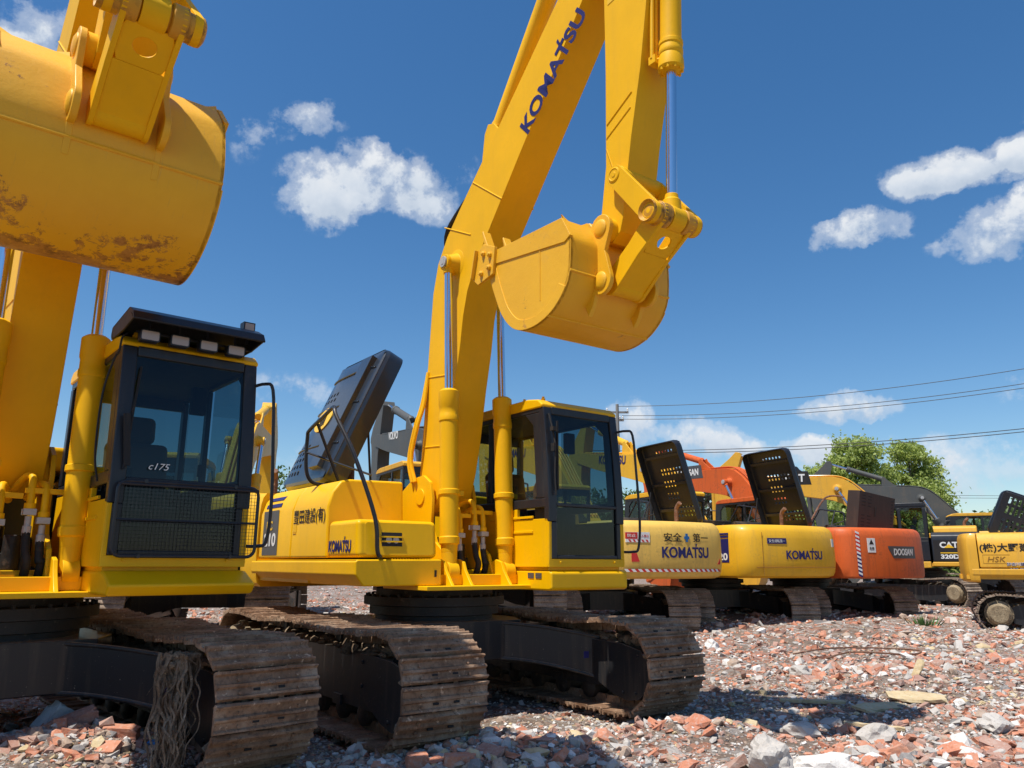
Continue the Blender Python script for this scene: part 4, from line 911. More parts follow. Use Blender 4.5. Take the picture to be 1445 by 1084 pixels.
# cloud puffs: each is a direction, a half width and a half height (radians), and a density
CL = [(470, 272, 66, 40, .95), (572, 262, 62, 46, 1.0), (520, 236, 44, 30, .85), (452, 298, 50, 28, .7), (598, 306, 42, 22, .5), (432, 178, 42, 17, .6), (368, 192, 34, 14, .42), (352, 215, 20, 22, .3), (465, 160, 12, 14, .4),
      (1375, 232, 88, 28, 1.1), (1310, 262, 54, 18, .8), (1212, 324, 56, 17, 1.0), (1425, 318, 58, 30, 1.1), (1470, 290, 40, 30, .9), (1480, 215, 60, 22, 1.0), (1320, 342, 16, 9, .4),
      (1195, 573, 52, 17, 1.0), (893, 600, 30, 34, 1.1), (1000, 618, 66, 24, 1.1), (1060, 626, 40, 15, .6), (1150, 632, 56, 14, .9), (1165, 650, 36, 14, .8), (1395, 668, 120, 42, .62), (1250, 640, 120, 20, .3),
      (75, 48, 36, 34, .8), (5, 62, 34, 18, .9), (40, 82, 60, 12, .5), (410, 560, 90, 26, .35), (400, 640, 70, 34, .30), (660, 235, 20, 20, .35), (980, 590, 40, 8, .3), (-200, 200, 200, 60, .9), (1750, 500, 200, 40, .8), (1700, 120, 150, 60, .7)]
warp = t.n('ShaderNodeTexNoise'); warp.inputs['Scale'].default_value = 9; warp.inputs['Detail'].default_value = 6; warp.inputs['Roughness'].default_value = .62; t.l(D, warp.inputs['Vector'])
wv = t.n('ShaderNodeVectorMath', operation='MULTIPLY_ADD'); t.l(warp.outputs['Color'], wv.inputs[0]); wv.inputs[1].default_value = (.075, .075, .075)
wsub = t.n('ShaderNodeVectorMath', operation='SUBTRACT'); t.l(D, wsub.inputs[0]); wsub.inputs[1].default_value = (.0375, .0375, .0375); t.l(wsub.outputs[0], wv.inputs[2])
DW = wv.outputs[0]; acc = None; light = None
for (u, v, ru, rv, den) in CL:
    d = ray(u, v); e1 = Vector((d.y, -d.x, 0)).normalized(); e2 = e1.cross(d) * 1.0
    if e2.z < 0: e2 = -e2
    def dot(vec, sc, src=DW):
        x = t.n('ShaderNodeVectorMath', operation='DOT_PRODUCT'); t.l(src, x.inputs[0]); x.inputs[1].default_value = tuple(vec * sc); return x.outputs['Value']
    a = dot(e1, 1086.4 / (ru * 1.25)); b = dot(e2, 1086.4 / (rv * 1.25))
    r2 = t.math('ADD', t.math('MULTIPLY', a, a), t.math('MULTIPLY', b, b)); f = t.math('MULTIPLY', t.math('MAXIMUM', t.math('SUBTRACT', 1, r2), 0), den)
    f = t.math('MULTIPLY', f, t.math('GREATER_THAN', dot(d, 1), 0))
    acc = f if acc is None else t.math('ADD', acc, f)
    g = t.math('MULTIPLY', b, f); light = g if light is None else t.math('ADD', light, g)
n1 = t.noise(16, 9, .62, D); n2 = t.noise(45, 6, .6, D)
acc = t.math('MINIMUM', acc, 1.25); amp = t.math('MINIMUM', t.math('MULTIPLY', acc, 4), 1); n3 = t.math('ADD', t.math('MULTIPLY_ADD', n1, 3.0, -1.72), t.math('MULTIPLY_ADD', n2, 1.0, -.5)); dens = t.math('ADD', t.math('MULTIPLY', n3, amp), t.math('MULTIPLY', acc, 1.12))
mask = t.ramp(dens, [(.0, 0.), (.5, .42), (1.35, .95)])
mask.node.color_ramp.interpolation = 'EASE'
lum = t.math('ADD', t.math('MULTIPLY_ADD', light, .55, .62), t.math('MULTIPLY_ADD', n2, .5, -.25))
ccol = t.ramp(lum, [(.15, (4.3, 5.2, 6.4)), (.6, (6.6, 7.2, 8.0)), (1.0, (8.6, 8.8, 9.0))])
ccol.node.color_ramp.elements[0].color = (.50, .60, .74, 1); ccol.node.color_ramp.elements[1].color = (.74, .81, .90, 1); ccol.node.color_ramp.elements[2].color = (.97, .985, 1, 1)
cs = t.n('ShaderNodeVectorMath', operation='SCALE'); t.l(ccol, cs.inputs[0]); cs.inputs['Scale'].default_value = 7.6
t.l(t.mix(mask, hs.outputs['Color'], cs.outputs[0]), bg.inputs['Color'])
S.view_settings.view_transform = 'Standard'; S.view_settings.look = 'None'; S.view_settings.gamma = 1; S.view_settings.exposure = .22; S.view_settings.use_curve_mapping = False
S.cycles.max_bounces = 8; S.cycles.transparent_max_bounces = 12; S.cycles.diffuse_bounces = 4; S.cycles.glossy_bounces = 4

# ------------------------------------------------------------------ ground
def vnoise(x, y, sc, seed):
    x = np.asarray(x, float) * sc; y = np.asarray(y, float) * sc; xi = np.floor(x).astype(int); yi = np.floor(y).astype(int); fx = x - xi; fy = y - yi
    def h(a, b): n = (a * 374761393 + b * 668265263 + seed * 974711) & 0xffffffff; n = ((n ^ (n >> 13)) * 1274126177) & 0xffffffff; return ((n ^ (n >> 16)) & 0xffff) / 65535.
    fx = fx * fx * (3 - 2 * fx); fy = fy * fy * (3 - 2 * fy)
    return (h(xi, yi) * (1 - fx) + h(xi + 1, yi) * fx) * (1 - fy) + (h(xi, yi + 1) * (1 - fx) + h(xi + 1, yi + 1) * fx) * fy
MOUNDS = [(-3.0, 5.45, .75, .22), (.0, 5.9, .8, .12), (1.35, 6.45, .5, .14), (1.9, 5.4, .6, .05), (3.9, 8.9, 1.1, .16), (5.6, 9.9, 1.3, .14), (4.3, 6.4, .9, .12), (3.0, 5.4, .9, .10), (5.2, 7.4, .8, .10), (2.6, 11.0, 1.2, .1)]
def gh(x, y):
    x = np.asarray(x, float); y = np.asarray(y, float)
    d = np.hypot(x, y); z = .26 * np.clip((d - 9.5) / 8, 0, 1) ** 1.2
    z = z + (vnoise(x, y, .35, 1) - .5) * .10 + (vnoise(x, y, 1.1, 2) - .5) * .07 + (vnoise(x, y, 3.3, 3) - .5) * .035
    for mx, my, r, h in MOUNDS: z = z + h * np.exp(-((x - mx) ** 2 + (y - my) ** 2) / r ** 2)
    return z * np.clip((60 - d) / 20, .0, 1) + np.clip((d - 60) / 100, 0, 1) * .2
def grid_obj(name, xs, ys, mat, hf, kind='structure'):
    X, Y = np.meshgrid(xs, ys); Z = hf(X, Y); v = np.stack([X, Y, Z], -1).reshape(-1, 3); nx, ny = len(xs), len(ys)
    i = np.arange((ny - 1) * (nx - 1)); r, c = i // (nx - 1), i % (nx - 1); a = r * nx + c
    f = np.stack([a, a + 1, a + nx + 1, a + nx], -1)
    me = bpy.data.meshes.new(name); me.vertices.add(len(v)); me.vertices.foreach_set('co', v.ravel()); me.loops.add(f.size); me.loops.foreach_set('vertex_index', f.ravel())
    me.polygons.add(len(f)); me.polygons.foreach_set('loop_start', np.arange(len(f)) * 4); me.polygons.foreach_set('use_smooth', np.ones(len(f), bool)); me.update(); me.materials.append(mat)
    o = bpy.data.objects.new(name, me); COL.objects.link(o); o['kind'] = kind; return o
m, nt, out = newmat('crushed_brick_ground'); t = NT(nt); P = t.pos()
v1 = t.n('ShaderNodeTexVoronoi'); v1.inputs['Scale'].default_value = 34; t.l(P, v1.inputs['Vector'])
v2 = t.n('ShaderNodeTexVoronoi'); v2.inputs['Scale'].default_value = 11; t.l(P, v2.inputs['Vector'])
sp = t.n('ShaderNodeSeparateColor'); t.l(v1.outputs['Color'], sp.inputs[0]); sp2 = t.n('ShaderNodeSeparateColor'); t.l(v2.outputs['Color'], sp2.inputs[0])
chip = t.ramp(sp.outputs[0], [(.0, (.17, .125, .095)), (.30, (.21, .16, .125)), (.46, (.34, .31, .28)), (.60, (.44, .42, .39)), (.74, (.36, .14, .085)), (.84, (.46, .20, .12)), (.93, (.62, .59, .55))]); chip.node.color_ramp.interpolation = 'CONSTANT'
big = t.ramp(sp2.outputs[1], [(0., (.19, .14, .11)), (.4, (.37, .34, .31)), (.62, (.36, .16, .10)), (.8, (.47, .44, .41))]); big.node.color_ramp.interpolation = 'CONSTANT'
soil = t.ramp(t.noise(7, 7, .7, P), [(.35, (.15, .105, .078)), (.6, (.26, .20, .155))])
patch = t.noise(.55, 4, .6, P)
c = t.mix(t.ramp(t.noise(5, 5, .7, P), [(.42, 0.), (.5, 1.)]), chip, big)
c = t.mix(.14, c, (.50, .38, .30))
c = t.mix(t.ramp(t.math('ADD', patch, t.math('MULTIPLY', t.noise(3, 5, .7, P), .3)), [(.58, 0.), (.74, .85)]), c, soil)
hgt = t.math('ADD', t.math('MULTIPLY', v1.outputs['Distance'], -1.0), t.math('ADD', t.math('MULTIPLY', v2.outputs['Distance'], -1.2), t.noise(60, 5, .7, P)))
principled(t, out, c, .95, 0, t.bump(hgt, .9, .03), 0, .2); M['ground'] = m
m, nt, out = newmat('far_field'); t = NT(nt); P = t.pos()
principled(t, out, t.ramp(t.noise(.05, 6, .6, P), [(.35, (.10, .12, .05)), (.6, (.22, .19, .13))]), 1, 0, None, 0, .1); M['field'] = m
# one sheet: fine near the camera, coarse towards the horizon
def axis(lo, hi, fine, step, grow=1.22):
    a = list(np.arange(fine[0], fine[1] + 1e-6, step)); s = step
    while a[-1] < hi: s *= grow; a.append(a[-1] + s)
    s = step
    while a[0] > lo: s *= grow; a.insert(0, a[0] - s)
    return np.array(a)
grid_obj('ground', axis(-1500, 1500, (-7, 13), .07), axis(-200, 2500, (2.5, 17), .07), M['ground'], gh)

# ------------------------------------------------------------------ rubble
def rockmat(n, a, b, sp=.95):
    m, nt, out = newmat(n); t = NT(nt); P = t.pos(); f = t.noise(38, 7, .72, P); g = t.noise(6, 4, .6, P)
    c = t.mix(t.ramp(g, [(.35, 0.), (.65, 1.)]), a, b); c = t.mix(t.ramp(f, [(.50, .05), (.68, .6)]), c, (.50, .45, .40)); c = t.mix(t.ramp(f, [(.30, .6), (.42, 0.)]), c, (.14, .10, .075))
    principled(t, out, c, sp, 0, t.bump(f, .6, .012), 0, .25); return m
RM = [rockmat('brick_orange', (.48, .165, .085), (.56, .25, .15)), rockmat('brick_dull', (.34, .17, .125), (.42, .26, .20)), rockmat('concrete_grey', (.40, .37, .335), (.52, .485, .44)), rockmat('plaster_pale', (.60, .57, .53), (.74, .71, .67)),
      rockmat('soil_lump', (.33, .23, .165), (.45, .34, .26)), rockmat('dark_stone', (.16, .15, .15), (.25, .24, .23)), rockmat('straw_tan', (.48, .35, .18), (.60, .48, .28))]
M['concrete'] = RM[2]; M['brick'] = RM[0]; M['plaster'] = RM[3]
tt = (1 + 5 ** .5) / 2
ICV = np.array([(-1, tt, 0), (1, tt, 0), (-1, -tt, 0), (1, -tt, 0), (0, -1, tt), (0, 1, tt), (0, -1, -tt), (0, 1, -tt), (tt, 0, -1), (tt, 0, 1), (-tt, 0, -1), (-tt, 0, 1)]) / 1.902
ICF = np.array([(0, 11, 5), (0, 5, 1), (0, 1, 7), (0, 7, 10), (0, 10, 11), (1, 5, 9), (5, 11, 4), (11, 10, 2), (10, 7, 6), (7, 1, 8), (3, 9, 4), (3, 4, 2), (3, 2, 6), (3, 6, 8), (3, 8, 9), (4, 9, 5), (2, 4, 11), (6, 2, 10), (8, 6, 7), (9, 8, 1)])
BXV = np.array([(x, y, z) for z in (-1, 1) for x, y in ((-1, -1), (1, -1), (1, 1), (-1, 1))], float)
BXF = np.array([(0, 2, 1), (0, 3, 2), (4, 5, 6), (4, 6, 7), (0, 1, 5), (0, 5, 4), (1, 2, 6), (1, 6, 5), (2, 3, 7), (2, 7, 6), (3, 0, 4), (3, 4, 7)])
def rotm(n, flat=1.0):
    a = rng.uniform(0, 2 * PI, n); b = rng.normal(0, .35 * flat, n); c = rng.normal(0, .35 * flat, n)
    ca, sa, cb, sb, cc, sc = np.cos(a), np.sin(a), np.cos(b), np.sin(b), np.cos(c), np.sin(c); m = np.empty((n, 3, 3))
    m[:, 0, 0] = ca * cb; m[:, 0, 1] = ca * sb * sc - sa * cc; m[:, 0, 2] = ca * sb * cc + sa * sc
    m[:, 1, 0] = sa * cb; m[:, 1, 1] = sa * sb * sc + ca * cc; m[:, 1, 2] = sa * sb * cc - ca * sc
    m[:, 2, 0] = -sb; m[:, 2, 1] = cb * sc; m[:, 2, 2] = cb * cc; return m
def tri_mesh(name, V, F, mi, mats):
    me = bpy.data.meshes.new(name); me.vertices.add(len(V)); me.vertices.foreach_set('co', V.astype(np.float32).ravel()); me.loops.add(F.size); me.loops.foreach_set('vertex_index', F.astype(np.int32).ravel())
    k = F.shape[1]; me.polygons.add(len(F)); me.polygons.foreach_set('loop_start', np.arange(len(F), dtype=np.int32) * k)
    for m_ in mats: me.materials.append(m_)
    me.polygons.foreach_set('material_index', mi.astype(np.int32)); me.polygons.foreach_set('use_smooth', np.zeros(len(F), bool)); me.update(calc_edges=True); return me
def rocks(n, px, py, size, box_frac, flat=.55):
    """returns verts, tris, material index for n stones"""
    Vs, Fs, Ms, off = [], [], [], 0
    isb = rng.random(n) < box_frac
    reg = vnoise(px, py, .5, 9) * .6 + vnoise(px, py, 1.9, 19) * .4; u = np.clip(rng.random(n) + (reg - .5) * .75, 0, .999)
    mat = np.select([u < .15, u < .28, u < .52, u < .68, u < .90, u < .95], [0, 1, 2, 3, 4, 5], 6)
    big = size > .022; mat = np.where(isb & big, np.where(rng.random(n) < .75, np.where(rng.random(n) < .6, 0, 1), 2), mat)
    for bx, BV, BF in ((True, BXV, BXF), (False, ICV, ICF)):
        idx = np.where(isb == bx)[0]; k = len(idx)
        if k == 0: continue
        s = size[idx][:, None] * (np.array([1.0, .60, .30]) if bx else np.array([1, .78, flat])) * rng.uniform(.65, 1.3, (k, 3))
        V = BV[None] * (1 + rng.normal(0, .20 if bx else .22, (k, len(BV), 3))) * s[:, None, :]
        V = np.einsum('kij,kvj->kvi', rotm(k), V)
        z = gh(px[idx], py[idx]); V += np.stack([px[idx], py[idx], z + s[:, 2] * .35], -1)[:, None, :]
        Vs.append(V.reshape(-1, 3)); Fs.append((BF[None] + (np.arange(k) * len(BV))[:, None, None]).reshape(-1, 3) + off); off += k * len(BV); Ms.append(np.repeat(mat[idx], len(BF)))
    return np.concatenate(Vs), np.concatenate(Fs), np.concatenate(Ms)
n = 165000
u = rng.random(n); d = 1 / (1 / 3.4 + (1 / 42 - 1 / 3.4) * u ** .80); a = rng.uniform(-.84, .84, n); px, py = d * np.sin(a), d * np.cos(a)
bare = vnoise(px, py, .45, 21) * .6 + vnoise(px, py, 1.3, 22) * .4; keep = rng.random(n) < np.clip(1.35 - bare * 1.3, .12, 1); px, py, d = px[keep], py[keep], d[keep]
sz = np.exp(rng.normal(np.log(.0125), .60, len(px))) * np.clip(d / 8.5, .75, 2.0); sz = np.minimum(sz, .085 + .03 * (d > 12))
RID = [((3.4, 9.4), (8.2, 10.6), .28, 900), ((3.9, 6.35), (5.4, 6.9), .30, 420), ((1.15, 6.6), (2.2, 6.9), .22, 360), ((-.9, 5.6), (.6, 6.0), .35, 420), ((-3.9, 5.4), (-2.5, 5.6), .25, 420), ((2.2, 5.6), (3.8, 5.6), .2, 300), ((5.5, 13.2), (10.5, 14.2), .4, 520), ((5.0, 8.0), (7.5, 8.6), .5, 320)]
ex = []; es = []
for (a0, b0, wd, k) in RID:
    f_ = rng.random(k); q_ = np.array(a0)[None] + (np.array(b0) - np.array(a0))[None] * f_[:, None] + rng.normal(0, wd, (k, 2)); ex.append(q_); es.append(np.exp(rng.normal(np.log(.036), .42, k)))
ex = np.concatenate(ex); es = np.minimum(np.concatenate(es), .085)
px = np.concatenate([px, ex[:, 0]]); py = np.concatenate([py, ex[:, 1]]); sz = np.concatenate([sz, es])
V, F, mi = rocks(len(px), px, py, sz, .42)
o = bpy.data.objects.new('rubble', tri_mesh('rubble', V, F, mi, RM)); COL.objects.link(o); tag(o, 'crushed brick and concrete rubble covering the ground', 'rubble', kind='stuff')
# ------------------------------------------------------------------ individual stones, timber, rag
def gz1(x, y): return float(gh(x, y))
def stone(name, label, x, y, s, mat, cat, group=None, box=False, rz=None, tilt=(0, 0), sub=3, seed=0):
    rn = random.Random(seed); mb = MB()
    me = bpy.data.meshes.new(name)
    import bmesh
    bm = bmesh.new()
    if box: bmesh.ops.create_cube(bm, size=2); bmesh.ops.subdivide_edges(bm, edges=bm.edges[:], cuts=3, use_grid_fill=True)
    else: bmesh.ops.create_icosphere(bm, subdivisions=sub, radius=1)
    from mathutils import noise
    for v in bm.verts:
        p = v.co.copy(); k = noise.noise(p * 1.3 + Vector((seed, 0, 0))) * (.12 if box else .45) + noise.noise(p * 4 + Vector((0, seed, 0))) * (.06 if box else .14) + noise.noise(p * 13) * .05
        if box and abs(p.x) + abs(p.y) + abs(p.z) > 2.5: k -= rn.uniform(.0, .22)
        v.co = Vector((p.x * s[0], p.y * s[1], p.z * s[2])) * (1 + k)
    bm.to_mesh(me); bm.free(); me.materials.append(mat)
    o = bpy.data.objects.new(name, me); COL.objects.link(o); o.location = (x, y, gz1(x, y) + s[2] * .55); o.rotation_euler = (tilt[0], tilt[1], rz if rz is not None else rn.uniform(0, 6))
    tag(o, label, cat, group); return o
stone('concrete_chunk', 'large rounded grey concrete lump at the bottom edge, right of the central machine', 1.66, 5.35, (.15, .13, .145), RM[2], 'concrete chunk', seed=3, sub=4)
stone('concrete_block', 'pale broken block standing on the rubble pile beside the left machine\'s track', -3.22, 5.82, (.12, .06, .085), RM[3], 'concrete block', box=True, rz=.9, tilt=(.2, -.9), seed=4)
stone('broken_brick', 'long dull brick leaning across the rubble pile below the left machine', -3.0, 5.62, (.17, .055, .045), RM[1], 'brick', 'loose broken bricks', True, .7, (.2, -.35), seed=5)
stone('broken_brick', 'orange brick lying flat right of the pale block on the left rubble pile', -2.62, 5.58, (.11, .055, .04), RM[0], 'brick', 'loose broken bricks', True, .2, (.1, .1), seed=6)
stone('broken_brick', 'orange brick half at the left edge of the rubble in the bottom left corner', -3.5, 5.5, (.10, .055, .04), RM[0], 'brick', 'loose broken bricks', True, -.4, (.1, .2), seed=7)
stone('white_stone', 'small white stone on bare ground behind the far track of the central machine', 3.1, 12.5, (.20, .10, .09), RM[3], 'stone', seed=8)
stone('broken_brick', 'orange brick lump in front of the central machine\'s near track', -.62, 5.55, (.07, .06, .05), RM[0], 'brick', 'loose broken bricks', True, .3, seed=9)
stone('broken_brick', 'flat orange brick at the bottom edge right of the near track of the central machine', -.33, 5.45, (.10, .06, .035), RM[0], 'brick', 'loose broken bricks', True, .1, seed=10)
for k, (x, y, c, lb) in enumerate(((2.55, 5.55, 0, 'orange brick standing tilted behind the pale slab at the bottom edge'), (2.95, 5.55, 0, 'orange brick right of the tilted brick at the bottom edge'), (3.35, 5.75, 1, 'dull red brick in the shade near the bottom right corner'), (4.25, 6.55, 0, 'orange brick on the right mound beside the tan timber'), (4.62, 6.75, 0, 'second orange brick up the slope of the right mound'), (4.1, 9.1, 0, 'orange brick on the middle rubble ridge'))):
    stone('broken_brick', lb, x, y, (.085, .05, .04), RM[c], 'brick', 'loose broken bricks', True, None, (.3 * (-1) ** k, .25), seed=20 + k)
for k, (x, y, sx, sy, lb) in enumerate(((2.0, 5.3, .20, .11, 'flat tan concrete slab at the bottom edge beside the big grey lump'), (2.25, 6.45, .16, .12, 'grey concrete lump in the shadow right of the central machine\'s far track'), (2.72, 6.15, .14, .12, 'pointed grey concrete lump at the lower edge of the long shadow'), (3.72, 6.35, .12, .1, 'small grey concrete lump at the end of the long shadow'), (3.3, 9.3, .13, .1, 'pale concrete lump on the middle rubble ridge'))):
    stone('concrete_chunk', lb, x, y, (sx, sy, .075), RM[2 if k else 3], 'concrete chunk', 'loose concrete lumps', False, seed=40 + k, tilt=(.2, .1))
def plank(label, x, y, L, w, rz, tilt=0, mat=6, z=0):
    mb = MB(); n = 9; rn = random.Random(int(x * 100)); vs = []
    for i in range(n + 1):
        u = -L / 2 + L * i / n; ww = w * (1 - .5 * abs(2 * i / n - 1) ** 3 * rn.uniform(.3, 1)); vs += [(u, -ww + rn.gauss(0, w * .1), -.012), (u, ww + rn.gauss(0, w * .12), -.012), (u, ww, .012 + rn.gauss(0, .003)), (u, -ww, .012 + rn.gauss(0, .004))]
    fs = [(i * 4 + j, i * 4 + (j + 1) % 4, i * 4 + 4 + (j + 1) % 4, i * 4 + 4 + j) for i in range(n) for j in range(4)] + [(3, 2, 1, 0), (n * 4, n * 4 + 1, n * 4 + 2, n * 4 + 3)]
    mb.add(vs, fs); o = mb.build('timber_scrap', RM[mat], smooth=False); o.location = (x, y, gz1(x, y) + .035 + z); o.rotation_euler = (.1, tilt, rz); tag(o, label, 'timber scrap', 'splintered wood on the ground')
plank('broad splintered tan board lying on the bare patch right of the shadow', 3.42, 7.6, .55, .10, .4)
plank('pale sawdust coloured board beside the broad splintered board', 3.9, 7.9, .5, .16, -.3)
plank('narrow splinter of wood nearest the far track of the central machine', 2.9, 7.9, .6, .03, -.2)
plank('tan split board on the right mound of broken bricks', 4.55, 6.6, .55, .07, -.45, -.15)
plank('short plank standing up out of the rubble on the ridge', 4.35, 8.75, .35, .05, .2, -1.1)
plank('thin lath lying in the shade near the bottom of the photo', 2.9, 6.6, .45, .02, -.6)
mb = MB(); mb.tube([(3.9, 11.2, .16), (4.6, 11.6, .20), (5.4, 11.7, .19), (5.7, 11.3, .2), (5.4, 11.0, .18), (4.7, 11.1, .2), (4.2, 10.8, .15)], .012, n=6, sub=6)
o = mb.build('rebar', 'exhaust'); o.location.z = float(gh(4.8, 11.3)) - .08; tag(o, 'bent dark reinforcing bar looped on the brick rubble', 'rebar')
mb = MB(); rn = random.Random(3)
for k in range(60):
    x = rn.gauss(0, .10); y = rn.gauss(0, .10); h = rn.uniform(.05, .22); a = rn.uniform(0, 6); c, s = math.cos(a) * .02, math.sin(a) * .02
    mb.add([(x - c, y - s, 0), (x + c, y + s, 0), (x * 1.6 + s, y * 1.6 + c, h)], [(0, 1, 2)])
m, nt, out = newmat('weed_leaf'); t = NT(nt); principled(t, out, t.mix(t.noise(20, 2), (.05, .12, .025), (.10, .20, .05)), .7); M['weed'] = m
o = mb.build('weed_plant', 'weed', smooth=False); o.location = (8.0, 15.6, float(gh(8.0, 15.6))); tag(o, 'small green weed growing through the brick rubble', 'weed')

# ------------------------------------------------------------------ the machines
M['bucket_worn'] = worn_bucket('worn_bucket_paint', 3.12, 3.455)
M['bucket_used'] = worn_bucket('rubbed_bucket_paint', 2.8, 3.22)
M['box_seat'] = M['seat']
hA, hB, hR = .695 - PI / 2, .629 - PI / 2, math.atan2(.891, -.454)
base = dict(mat='yellow', arm_mat='yellow_arm')
def tA(root_hook): pass
xdir = Vector((.746, 0, .666)); udir = Vector((-.666, 0, .746))
def boomtextB(bm):
    komatsu((1.93, Y0 - .195, 5.33), xdir, udir, .205, 1.16, 'navy', bm[0])
def right_textB(po):
    text('豐田建設(有)', (-.58, -1.3365, 1.72), (1, 0, 0), (0, 0, 1),   .16, .80, 'ink', po, bold=.0, shear=.0)
def box_textB(tb):
    komatsu((.33, -1.3305, 1.455), (1, 0, 0), (0, 0, 1), .105, .48, 'navy', tb)
cfgB = dict(base, model=('PC', '210'), right_text=right_textB, box_text=box_textB, boom_text=boomtextB, emblem=True, seed=1, bucket_mat='bucket_used', seat_mat='seat_red', decal=True, lid_x=-1.87, lid_w=1.20, lid_l=1.66, lid_th=.24, lid_a=66, crown=.05, lid_holes=[(2, 9, 2, 11), (3, 11, 25, 28)])
excB = excavator('big yellow excavator in the middle, bucket curled beside its raised boom, charcoal hood open', (-.795, 8.287), hB, cfgB, 0, 0, True)
cfgA = dict(base, guard=True, stick_rot=-11.3, stick_len=.90, bucket_rot=15, seams=(15,), bucket_scale=1.24, bucket_w=.64, seed=5, bucket_mat='bucket_worn', no_lid=True, ear=.24)
excA = excavator('yellow excavator at the left edge with lamps and a visor over its caged cab window', (-3.917, 6.051), hA, cfgA, .055, 0, True)
# extras on the left machine's cab: visor, lamps, mesh guard
cabA = [o for o in excA.children if o.name.startswith('cab') and 'cab_base' not in o.name and not o.name.startswith('carbody')][0]
v = MB(); v.prism_y([(1.02, 2.98), (1.05, 3.06), (1.50, 3.105), (1.62, 3.05), (1.66, 2.99), (1.645, 2.98), (1.60, 3.03), (1.49, 3.08), (1.06, 3.03)], .36, 1.29)
for y in (.36, 1.275): v.prism_y([(1.05, 3.06), (1.50, 3.10), (1.64, 2.99), (1.40, 2.96), (1.05, 2.96)], y, y + .015)
v.box(1.36, 1.38, .45, 1.30, 2.965, 2.985)
vo = v.build('sun_visor', 'black_paint', cabA, .006)
for k in range(4):
    y = .52 + k * .205; l = MB(); l.cur = 0; l.prism_x(rrect(y - .066, y + .066, 2.885, 2.965, .014), 1.42, 1.49); l.cyl((1.44, y, 2.96), (1.44, y, 3.05), .008, n=6); l.tube([(1.43, y, 2.95), (1.38, y + .03, 3.0), (1.34, y + .1, 3.02)], .004, n=5); l.cur = 1; l.prism_x(rrect(y - .058, y + .058, 2.893, 2.957, .01), 1.488, 1.494)
    l.build('work_lamp', ['black_paint', 'lens'], vo)
l = MB(); l.cur = 0; l.box(1.34, 1.42, 1.20, 1.29, 3.10, 3.19); l.cyl((1.38, 1.25, 3.02), (1.38, 1.25, 3.11), .012, n=6); l.cur = 1; l.box(1.42, 1.424, 1.21, 1.28, 3.11, 3.18); l.build('roof_lamp', ['black_paint', 'lens'], vo)
g = MB(); y0, y1, z0, z1 = .43, 1.40, 1.40, 1.90
fr_ = rrect(y0, y1, z0, z1, .06, 5); fr_ = fr_ + [fr_[0]]; g.tube([(1.475, a, b) for a, b in fr_], .012, n=8, sub=1)
ny, nz = 38, 20
for k in range(1, ny): y = y0 + (y1 - y0) * k / ny; g.cyl((1.475, y, z0), (1.475, y, z1), .0018, n=4, cap=False)
for k in range(1, nz): z = z0 + (z1 - z0) * k / nz; g.cyl((1.475, y0, z), (1.475, y1, z), .0018, n=4, cap=False)
g.cyl((1.475, y0, z1 - .02), (1.475, y1, z1 - .02), .012, n=8); g.cyl((1.475, y0, 1.64), (1.475, y1, 1.64), .008, n=6)
for y in (.6, 1.22): 
    for z in (z0 - .0, z1): g.cyl((1.42, y, z), (1.492, y, z), .014, n=8)
g.build('mesh_guard', 'black_paint', cabA)
g = MB(); g.tube([(1.36, .40, 2.95), (1.40, .36, 2.90), (1.40, .35, 2.80), (1.34, .34, 2.76), (1.30, .30, 2.5), (1.30, .30, 2.1), (1.28, .34, 1.9)], .007, n=6); g.build('lamp_cable', 'rubber', cabA)
text('c175', (1.425, .62, 1.99), (0, 1, 0), (0, 0, 1), .045, .14, 'white', cabA, shear=.3)
# rag of torn fibres hanging between the left machine's carbody and its track
rg = MB(); rn = random.Random(9)
for k in range(90):
    x = 1.72 + rn.gauss(0, .04); y = .80 + rn.gauss(0, .04); z = .78; pts = []
    ln = rn.uniform(.45, .8)
    for i in range(9): pts.append((x + .20 * math.sin(i * .5 + k * .2) * .4 + rn.gauss(0, .016) + .02 * i, y - .012 * i + rn.gauss(0, .016), z - ln * i / 8 + .0))
    rg.tube(pts, rn.uniform(.005, .016), n=5, sub=3, rr=(1, .4), flat=.35)
for k in range(240):
    x = 1.74 + rn.gauss(0, .05); y = .77 + rn.gauss(0, .05); z = rn.uniform(.03, .78); a = rn.uniform(0, 6.3); (blob(rg, (x, y, z), (rn.uniform(.01, .03),) * 3, rn) if k % 4 == 0 else None); rg.tube([(x, y, z), (x + .05 * math.cos(a), y + .05 * math.sin(a), z + rn.uniform(-.03, .03)), (x + .08 * math.cos(a + .5), y + .08 * math.sin(a + .5), z - .04)], .0035, n=4, sub=2, rr=(1, .3))
rag = rg.build('torn_rag', 'mud'); mt = Matrix.Translation((-3.917, 6.051, 0)) @ Matrix.Rotation(hA + .055, 4, 'Z'); rag.matrix_world = mt
tag(rag, 'shredded muddy rag hanging beside the front of the left machine\'s track', 'rag')
# blue plastic scrap
bl = MB(); blob(bl, (0, 0, 0), (.05, .03, .025), random.Random(2), .4); o = bl.build('plastic_scrap', 'blue', smooth=False); o.location = (-2.36, 5.5, gz1(-2.36, 5.5) + .06); tag(o, 'small crumpled blue plastic scrap on the rubble by the left track', 'plastic scrap')

